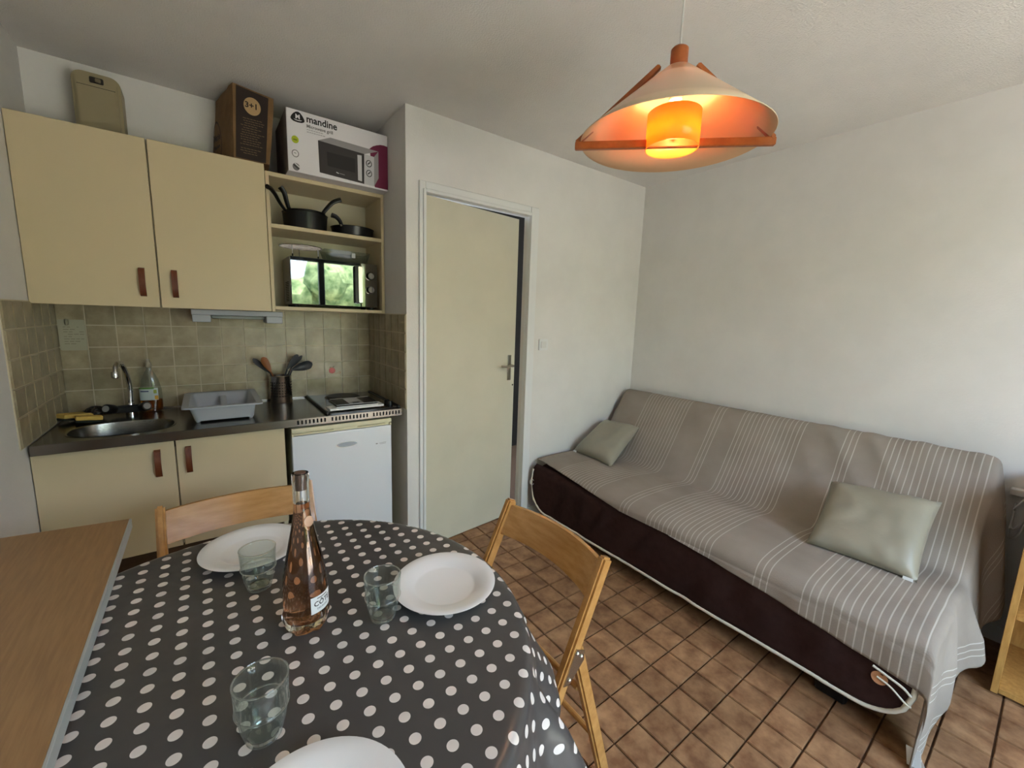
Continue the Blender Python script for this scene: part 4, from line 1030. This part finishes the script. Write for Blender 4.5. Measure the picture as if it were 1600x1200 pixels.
# ------------------------------------------------------------------ folding chairs
def make_chair(lab):
    t = thing('folding_chair', lab, 'chair', (0,0,0), 'beech folding chairs at the table')
    W = 0.2225
    def yz(z): return -0.140+0.46*z
    for s_ in (-1, 1):
        x = s_*(W-0.0125)
        b = B(); beam(b, (x,yz(0.004),0.004), (x,yz(0.775),0.775), 0.025, 0.038, (1,0,0), 0.006); obj('back_post', b, BEECH, t)
        b = B(); beam(b, (x,0.124,0.550), (x,0.292,0.004), 0.025, 0.036, (1,0,0), 0.006); lg = obj('rear_leg', b, BEECH, t)
        # hinge bracket on the outer face
        b = B(); pts = [(yz(0.475)-0.008,0.474),(yz(0.475)+0.012,0.470),(0.140,0.518),(0.140,0.545),(0.116,0.558),(yz(0.545)+0.0,0.562)]
        prism(b, pts, 0.003*1, (s_*W,0,0), ux=(0,1,0), uy=(0,0,1), un=(s_,0,0))
        hb_ = obj('hinge_plate', b, NICKEL, t)
        b = B()
        for (y_, z_) in ((0.090,0.484),(0.129,0.533),(0.114,0.548)): lathe(b, [(0.006,0),(0.006,0.002),(0.003,0.004),(0,0.0045)], 12, (s_*(W+0.003),y_,z_), axis=(s_,0,0))
        obj('rivets', b, CHROME, hb_)
        b = B(); beam(b, (s_*(W-0.036),0.105,0.432), (s_*(W-0.036),-0.28,0.440), 0.02, 0.03, (1,0,0), 0.003); obj('seat_rail', b, BEECH, t)
    # curved back slat
    b = B(); n_ = 16; rows = []
    for i in range(n_+1):
        s_ = -1+2*i/n_; x = s_*(W-0.014); bow = 0.042*(1-s_*s_)
        row = []
        for z, dy in ((0.668,0),(0.668,0.012),(0.760,0.012),(0.760,0)):
            row.append(b.verts.new((x, yz(z)+bow+dy-0.008, z)))
        rows.append(row)
    for a_, c_ in zip(rows[:-1], rows[1:]):
        for q in range(4): b.faces.new((a_[q],a_[(q+1)%4],c_[(q+1)%4],c_[q]))
    b.faces.new(rows[0]); b.faces.new(list(reversed(rows[-1]))); bmesh.ops.recalc_face_normals(b, faces=b.faces)
    obj('back_slat', b, BEECHX, t, 40)
    b = B(); box(b, -W+0.05, W-0.05, -0.31, 0.075, 0.447, 0.461, 0.005, 2); obj('seat', b, BEECHX, t)
    for nm, (y_, z_) in (('front_stretcher', (yz(0.20),0.20)), ('rear_stretcher', (0.235,0.20)), ('seat_bar', (0.150,0.41))):
        b = B(); tube(b, [(-W+0.02,y_,z_),(W-0.02,y_,z_)], 0.009, 10); obj(nm, b, BEECH, t)
    return t
ch = make_chair('beech folding chair behind the table in front of the base cabinet')
c2 = copy_tree(ch)
ch.location = (0.063, 1.405, 0); ch.rotation_euler.z = math.radians(0)
c2['label'] = 'beech folding chair at the right of the table with its hinge plate showing'
c2.location = (0.600, 0.866, 0); c2.rotation_euler.z = -PI/2

# ------------------------------------------------------------------ sofa bed
YE, YS = 2.095, 0.145           # left (far) and right (near) end
sf = thing('sofa_bed', 'long sofa bed with dark brown skirt edged in white piping', 'sofa', (2.3, 1.1, 0))
b = B(); box(b, 1.80, 2.42, YS+0.03, YE-0.01, 0.105, 0.415, 0.05, 3); obj('seat_mattress', b, SOFABR, sf)
b = B(); prism(b, [(2.40,0.395),(2.475,0.50),(2.585,0.655),(2.67,0.775),(2.72,0.835),(2.77,0.838),(2.79,0.79),(2.72,0.62),(2.60,0.42),(2.56,0.30),(2.42,0.30)], YE-YS-0.05, (0,YS+0.03,0), ux=(1,0,0), uy=(0,0,1), un=(0,1,0)); obj('back_mattress', b, SOFABR, sf, 50)
b = B(); box(b, 1.90,2.55,YS+0.08,YE-0.06,0.06,0.11); box(b, 2.50,2.56,YS+0.10,YE-0.1,0.06,0.42); obj('metal_frame', b, BLACK, sf)
for y in (YS+0.22, YE-0.14):
    for x in (1.875, 2.50):
        b = B(); box(b, x-0.05, x+0.03, y-0.05, y+0.05, 0.003, 0.07, 0.008); obj('leg', b, BLACK, sf)
# skirt with rounded lower corners
b = B(); poly = []
zb_, zt_ = 0.098, 0.405
def arc(cx_, cz_, rx, rz, a0, a1, n=8): return [(cx_+rx*math.cos(math.radians(a0+(a1-a0)*i/n)), cz_+rz*math.sin(math.radians(a0+(a1-a0)*i/n))) for i in range(n+1)]
low = arc(YE-0.15, zb_+0.20, 0.15, 0.20, 0, -90) + arc(YS+0.14, zb_+0.13, 0.14, 0.13, -90, -180)
NYS = 110; cols = []
def lowz(y):
    if y > YE-0.15: return zb_+0.20-0.20*math.sqrt(max(0,1-((y-(YE-0.15))/0.15)**2))
    if y < YS+0.14: return zb_+0.13-0.13*math.sqrt(max(0,1-(((YS+0.14)-y)/0.14)**2))
    return zb_
def skx(y, z):
    s_ = (z-zb_)/(zt_-zb_); wr = 0.010*mnoise.noise(Vector((y*9, z*4, 2)))+0.011*mnoise.noise(Vector((y*20+z*16, z*3, 5)))
    return 1.766+0.010*math.sin(PI*s_)*-1+0.006+wr*(0.4+0.6*math.sin(PI*min(1,max(0,s_)))) + (0.05*max(0,(z-0.36)/0.06)**2)
for i in range(NYS+1):
    y = YS+(YE-YS)*i/NYS; l0 = lowz(y)
    cols.append([b.verts.new((skx(y, l0+(zt_-l0)*k/12), y, l0+(zt_-l0)*k/12)) for k in range(13)])
for a_, c_ in zip(cols[:-1], cols[1:]):
    for k in range(12): b.faces.new((a_[k],a_[k+1],c_[k+1],c_[k]))
bmesh.ops.recalc_face_normals(b, faces=b.faces)
sk_ = obj('skirt', b, SOFABR, sf, 80); md = sk_.modifiers.new('thickness','SOLIDIFY'); md.thickness = 0.006
b = B(); pts = [(skx(YE, zt_-0.04), YE, zt_-0.03)]
for i in range(NYS, -1, -1):
    y = YS+(YE-YS)*i/NYS; pts.append((skx(y, lowz(y))-0.004, y, lowz(y)))
pts.append((skx(YS, 0.30), YS, 0.29))
tube(b, pts, 0.0085, 8); obj('piping', b, PIPING, sf, 60)
for y, z in ((YS+0.085, 0.235), (YE-0.005, 0.285)):
    b = B(); lathe(b, [(0.020,0),(0.022,0.003),(0.021,0.006),(0.014,0.004),(0,0.004)], 24, (skx(y,z)-0.004,y,z), axis=(-1,-0.1,0.15)); bt = obj('button', b, BUTTON if y < 1 else WHITE, sf)
    if y < 1:
        b = B(); tube(b, smooth_path([(skx(y,z)-0.012,y+0.006,z+0.004),(skx(y,z)-0.013,y-0.03,z-0.006),(skx(y,z)-0.012,y-0.07,z-0.035),(skx(y,z)-0.010,y-0.085,z-0.04)]), 0.0032, 6); obj('button_loop', b, PIPING, bt)
        b = B(); tube(b, smooth_path([(skx(y,z)-0.012,y+0.02,z+0.035),(skx(y,z)-0.013,y-0.02,z+0.025),(skx(y,z)-0.012,y-0.06,z+0.012),(skx(y,z)-0.010,y-0.08,z-0.005)]), 0.004, 6); obj('button_loop', b, PIPING, bt)

# throw over the sofa
prof0 = smooth_path([(1.758,0.372),(1.764,0.400),(1.792,0.424),(1.85,0.436),(1.95,0.440),(2.08,0.438),(2.20,0.430),(2.29,0.418),(2.355,0.410),(2.405,0.425),(2.455,0.480),(2.515,0.565),(2.58,0.663),(2.64,0.752),(2.685,0.815),(2.720,0.848),(2.758,0.857),(2.790,0.845),(2.808,0.80),(2.812,0.70),(2.812,0.60)], 5)
prof0 = [(p[0],p[1]) if not isinstance(p, Vector) else (p.x,p.y) for p in smooth_path([(x,z,0) for x,z in [(1.758,0.372),(1.764,0.400),(1.792,0.424),(1.85,0.436),(1.95,0.440),(2.08,0.438),(2.20,0.430),(2.29,0.418),(2.355,0.410),(2.405,0.425),(2.455,0.480),(2.515,0.565),(2.58,0.663),(2.64,0.752),(2.685,0.815),(2.720,0.848),(2.758,0.857),(2.790,0.845),(2.808,0.80),(2.812,0.70),(2.812,0.60)]], 5)] if True else prof0
def hemz(y):
    k = [(0.10,0.250),(0.19,0.268),(0.375,0.297),(0.60,0.330),(0.90,0.362),(1.23,0.386),(1.60,0.398),(2.10,0.402)]
    if y <= k[0][0]: return k[0][1]
    for (a_, za), (c_, zc_) in zip(k[:-1], k[1:]):
        if y <= c_: return za+(zc_-za)*(y-a_)/(c_-a_)
    return k[-1][1]
def throw_point(si, y):
    """si: index in the profile list (float front rows handled by the caller)"""
    x, z = prof0[si]; return x, z
NH = 8
yend = 0.150                      # the cloth turns down here
LD = 0.53                         # how far it hangs past the end
tt = [2.098-(2.098-yend)*i/150 for i in range(151)]
b = B(); uvl = b.loops.layers.uv.new('UVMap'); G = []; UVc = {}
nprof = len(prof0)
slen = [0.0]
for (xa, za), (xb_, zb2) in zip(prof0[:-1], prof0[1:]): slen.append(slen[-1]+math.hypot(xb_-xa, zb2-za))
def column(y):
    hz = min(hemz(y), 0.402); out = []
    for k in range(NH):                       # hanging front strip
        z = hz+(0.372-hz)*k/NH if hz < 0.372 else 0.372
        if hz >= 0.372: continue_z = None
        out.append((1.758-0.004*(NH-k)/NH, min(z, 0.372) if hz < 0.372 else 0.372, -(0.372-min(z,0.372))))
    for (x, z), s_ in zip(prof0, slen): out.append((x, z, s_))
    return out
def start_shift(y):
    # at the far end the hem sits on top of the rounded seat edge
    f_ = min(1, max(0, (y-1.35)/0.70)); return f_
for t_i, y in enumerate(tt):
    col = column(y); vs = []
    f_ = start_shift(y); smin = -1e9
    if f_ > 0: smin = f_*0.085
    n_ = len(col)
    for k, (x, z, s_) in enumerate(col):
        if f_ > 0 and s_ < smin:
            # pull the hem back along the profile
            kk = next(q for q in range(len(slen)) if slen[q] >= smin); q_ = (smin-slen[kk-1])/(slen[kk]-slen[kk-1])
            x = prof0[kk-1][0]*(1-q_)+prof0[kk][0]*q_; z = prof0[kk-1][1]*(1-q_)+prof0[kk][1]*q_; s_ = smin
        wr = 0.0
        if s_ > 0.02 and z > 0.3:
            wr = 0.004*mnoise.noise(Vector((x*5, y*4, z*5))) + 0.003*mnoise.noise(Vector((y*16+z*6, x*4, z*4)))
            if x > 2.42:   # diagonal pulls near the right-hand end
                wr += 0.007*max(0, 1-abs(y-0.55)/0.5)*math.sin((y*1.0-z*0.8)*34)*1.3
            if y < 0.5: wr += 0.006*mnoise.noise(Vector((x*7, y*14, z*7)))
        nx, nz = -0.55, 0.83
        if 2.30 < x < 2.44: wr -= 0.004
        xx, zz = x+wr*nx, z+abs(wr)*nz*0.6+wr*nz*0.4+0.004
        if z < 0.372: xx += 0.004*mnoise.noise(Vector((y*14, z*4, 9)))-0.004
        vt = b.verts.new((xx, y, zz)); UVc[vt] = (2.098-y, s_); vs.append(vt)
    G.append(vs)
# the end that hangs over the right-hand side
ND = 44; last = [v.co.copy() for v in G[-1]]; lastuv = [UVc[v] for v in G[-1]]
for k in range(1, ND+1):
    d = LD*k/ND; vs = []
    for q, p in enumerate(last):
        s_ = lastuv[q][1]
        if s_ < 0.02: lim = 0.50
        elif p.x < 1.95: lim = 0.50-0.13*(p.x-1.765)/0.185
        elif p.x < 2.30: lim = 0.37-0.10*(p.x-1.95)/0.35
        else: lim = 0.27+0.25*min(1, (p.x-2.30)/0.42)
        d = lim*k/ND*(1+0.03*math.sin(p.x*37)*k/ND)
        # amount hanging
        dd = d
        r_ = 0.035; 
        if dd < r_*PI/2: yy = yend-r_*math.sin(dd/r_); zz = p.z-r_*(1-math.cos(dd/r_))
        else:
            yy = yend-r_; zz = p.z-r_-(dd-r_*PI/2)
        amp = min(1, dd/0.2)
        fold = 0.022*math.sin(p.x*19+1.2+dd*2.2)*amp+0.012*math.sin(p.x*41+dd*5)*amp
        yy -= fold*0.6+0.010*amp
        front = max(0, 1-(s_+0.15)/0.32) if s_ < 0.17 else 0
        xx = p.x + 0.012*amp*math.sin(dd*14+p.x*7) - front*0.03*amp
        # the back cushion part falls inwards towards the seat line
        if p.x > 2.40: xx -= 0.05*amp*(p.x-2.40)*dd/0.4
        if p.x > 1.95: yy -= 0.17*max(0, dd-0.05)*min(1, (p.x-1.95)/0.3)
        if p.x > 2.36: yy = max(yy, 0.020 if p.x < 2.65 else 0.064)
        if 2.15 < p.x < 2.36: yy -= 0.02*amp*math.sin(PI*(p.x-2.15)/0.21)
        ft = 0.006+0.003*mnoise.noise(Vector((p.x*30, dd*30, 1)))
        if zz < ft:
            over = ft-zz; zz = ft+0.006*abs(math.sin(over*40)); yy -= over*0.55; xx -= over*0.35
        vt = b.verts.new((xx, yy, zz)); UVc[vt] = (2.098-yend+d, s_); vs.append(vt)
    G.append(vs)
for a_, c_ in zip(G[:-1], G[1:]):
    for k in range(len(a_)-1):
        f = b.faces.new((a_[k],a_[k+1],c_[k+1],c_[k]))
        for lp in f.loops: lp[uvl].uv = UVc[lp.vert]
bmesh.ops.recalc_face_normals(b, faces=b.faces)
th = obj('sofa_throw', b, THROW, None, 80)
md = th.modifiers.new('thickness','SOLIDIFY'); md.thickness = 0.0022; md.offset = 1
b = B(); beam(b, (1.738,0.122,0.075), (1.738,0.112,0.012), 0.034, 0.0012, (0,1,0)); obj('care_label', b, PAPER, th)
tag(th, 'taupe cotton throw with pale stripes spread over the sofa bed', 'throw')

# cushions
def cushion(lab, bl, br, tl, tr_, T=0.065):
    bl, br, tl, tr_ = map(Vector, (bl, br, tl, tr_)); c = (bl+br+tl+tr_)/4
    nrm = ((br-bl).cross(tl-bl)).normalized()
    if nrm.x > 0: nrm = -nrm
    t = thing('cushion', lab, 'cushion', c, 'sage satin cushions on the sofa')
    b = B(); n_ = 28; tp_, bt_ = [], []
    for i in range(n_+1):
        r1, r2_ = [], []
        for j in range(n_+1):
            u, v = -1+2*i/n_, -1+2*j/n_
            pu = u*(1-0.055*(1-v*v)**1.0*abs(u)**3) ; pv = v*(1-0.055*(1-u*u)*abs(v)**3)
            p = (bl*(1-pu)*(1-pv)+br*(1+pu)*(1-pv)+tl*(1-pu)*(1+pv)+tr_*(1+pu)*(1+pv))/4
            h = T*max(0,(1-u**4))**0.55*max(0,(1-v**4))**0.55
            wr = 0.010*mnoise.noise(Vector((u*2.6+bl.y, v*2.6, 1)))*h/T + 0.004*math.sin(9*u+4*v)*(1-h/T)*(h > 0)
            if v < -0.6: wr += 0.005*math.sin(u*17+1)*(-v-0.6)*(1-abs(v)**6)
            r1.append(b.verts.new(p+nrm*(h+wr))); edge = (i in (0,n_) or j in (0,n_))
            r2_.append(r1[-1] if edge else b.verts.new(p-nrm*(h*0.8)))
        tp_.append(r1); bt_.append(r2_)
    for i in range(n_):
        for j in range(n_):
            b.faces.new((tp_[i][j],tp_[i+1][j],tp_[i+1][j+1],tp_[i][j+1]))
            b.faces.new((bt_[i][j],bt_[i][j+1],bt_[i+1][j+1],bt_[i+1][j]))
    bmesh.ops.recalc_face_normals(b, faces=b.faces)
    obj('cover', b, CUSHION, t, 80)
    b = B(); lab_p = bl.lerp(br, 0.04 if bl.y > 1.5 else 0.92)
    beam(b, lab_p+Vector((-0.004,0.012,0.004)), lab_p+Vector((-0.004,-0.018,0.004)), 0.012, 0.002, (0.3,0,1)); obj('care_tag', b, PAPER, t)
    return t
cushion('sage cushion leaning in the far corner of the sofa beside the door', (2.140,2.085,0.446), (2.108,1.705,0.446), (2.490,2.155-0.06,0.633), (2.49,1.78,0.65))
cushion('sage cushion leaning at the near end of the sofa beside the bookcase', (2.100,0.585,0.446), (2.125,0.226,0.446), (2.43,0.612,0.655), (2.43,0.232,0.693))

# ------------------------------------------------------------------ bookcase and cables at the right
bk = thing('bookcase', 'low oak bookcase at the right edge of the picture beside the sofa', 'bookcase', (2.58,-0.30,0))
BXF, BXB, BYL, BYR = 2.385, 2.80, 0.004, -0.62
for nm, a in (('side_panel', (BXF,BXB,BYL-0.020,BYL,0.012,0.80)), ('side_panel', (BXF,BXB,BYR,BYR+0.020,0.012,0.80)), ('top_board', (BXF,BXB,BYR,BYL,0.80,0.820)),
              ('bottom_board', (BXF,BXB,BYR+0.020,BYL-0.020,0.018,0.036)), ('shelf_board', (BXF+0.004,BXB,BYR+0.020,BYL-0.020,0.332,0.350)), ('shelf_board', (BXF+0.004,BXB,BYR+0.020,BYL-0.020,0.560,0.578)),
              ('back_panel', (BXB-0.006,BXB,BYR+0.020,BYL-0.020,0.036,0.80))):
    b = B(); box(b, *a, 0.0015); obj(nm, b, OAK, bk)
b = B(); box(b, BXF+0.03, BXB-0.03, BYR+0.03, BYL-0.03, 0.003, 0.018); obj('plinth', b, BLACK, bk)
random.seed(5)
cabs = [[(2.824,0.115,0.66),(2.79,0.075,0.64),(2.77,0.05,0.655),(2.78,0.03,0.70),(2.822,0.02,0.715)],
        [(2.824,0.11,0.63),(2.77,0.07,0.575),(2.76,0.04,0.565),(2.78,0.02,0.61),(2.824,0.014,0.65)],
        [(2.824,0.105,0.60),(2.78,0.06,0.515),(2.775,0.03,0.53),(2.824,0.012,0.60)]]
for lab, pts in zip(('white cable looped highest behind the sofa end', 'white cable looped in the middle behind the sofa end', 'white cable looped lowest behind the sofa end'), cabs):
    pts = [(x_, min(y_, 0.052), z_) for x_, y_, z_ in pts]
    b = B(); tube(b, smooth_path(pts, 8), 0.0035, 8); tag(obj('cable', b, CABLE), lab, 'cable', 'cables behind the sofa end')
ps = thing('socket_block', 'white multi-socket block on the wall beside the bookcase', 'socket', (2.82,0.045,0.70))
b = B(); box(b, 2.795,2.8345,0.008,0.075,0.700,0.730,0.004,2); obj('block', b, CABLE, ps)
b = B(); box(b, 2.775,2.796,0.012,0.034,0.704,0.726,0.005,2); obj('plug', b, CABLE, ps)

# ------------------------------------------------------------------ pendant lamp
LX, LY, LZ, K = 1.168, 0.803, 1.937, 1.32
LR = 0.207*K
lp = thing('pendant_lamp', 'peach cone pendant lamp with wooden frame hanging from the ceiling', 'lamp', (LX,LY,LZ))
db = Vector((0.712,-0.702,0)); dn = Vector((0.702,0.712,0))
c = Vector((LX,LY,0))
def zz(h): return LZ+h*K
def prf(l): return [(r*K, LZ+h*K) for r, h in l]
def shfx(a, h):
    k_ = max(0.0, -(math.cos(a)*dn.x+math.sin(a)*dn.y)); return 1.0-0.07*k_*k_
b = B(); lathe(b, [(LR+(0.028*K-LR)*t_/5, zz(0.146*t_/5)) for t_ in range(6)], 64, c, cap=False, fx=shfx); shd = obj('shade', b, SHADE, lp, 60); shd.data.materials.append(SHADE_P); md = shd.modifiers.new('thickness','SOLIDIFY'); md.thickness = 0.002; md.offset = -1; md.material_offset = 1
bh = 0.219*K
b = B(); beam(b, c-db*bh+Vector((0,0,zz(-0.009))), c+db*bh+Vector((0,0,zz(-0.009))), 0.012*K, 0.017*K, dn, 0.002); obj('cross_bar', b, LAMPW, lp)
for s_ in (-1, 1):
    b = B(); p = c+db*s_*(bh-0.004)+Vector((0,0,zz(-0.004))); q = c+db*s_*0.040*K+Vector((0,0,zz(0.152)))
    beam(b, p, q, 0.013*K, 0.012*K, dn, 0.003); obj('sloping_slat', b, LAMPW, lp)
b = B(); lathe(b, prf([(0.017,0.142),(0.0185,0.146),(0.0185,0.184),(0.016,0.187),(0,0.187)]), 20, c); obj('top_cap', b, LAMPW, lp)
b = B(); lathe(b, prf([(0.058,-0.020),(0.058,0.054)]), 48, c, cap=False); ic = obj('inner_cylinder', b, SHADE_IN, lp, 60); md = ic.modifiers.new('thickness','SOLIDIFY'); md.thickness = 0.002
b = B(); lathe(b, [(r,LZ+h) for r, h in ((0,0.012),(0.020,0.016),(0.030,0.042),(0.026,0.072),(0.014,0.102),(0.014,0.112))], 24, c); obj('bulb', b, BULB, lp)
b = B(); lathe(b, [(r,LZ+h) for r, h in ((0.018,0.108),(0.020,0.11),(0.020,0.160),(0.012,0.185))], 20, c); obj('lamp_holder', b, WHITE, lp)
b = B(); tube(b, [c+Vector((0,0,zz(0.185))), c+Vector((0,0,ZC-0.012))], 0.003, 8); obj('cord', b, CABLE, lp)
b = B(); lathe(b, [(0.012,ZC-0.035),(0.040,ZC-0.008),(0.042,ZC-0.0005)], 24, c); obj('ceiling_rose', b, WHITE, lp)
pt = bpy.data.lights.new('bulb_light', 'POINT'); pt.energy = 4.0; pt.color = (1.0,0.80,0.52); pt.shadow_soft_size = 0.035
pto = bpy.data.objects.new('bulb_light', pt); C.objects.link(pto); pto.location = (LX,LY,LZ-0.002)
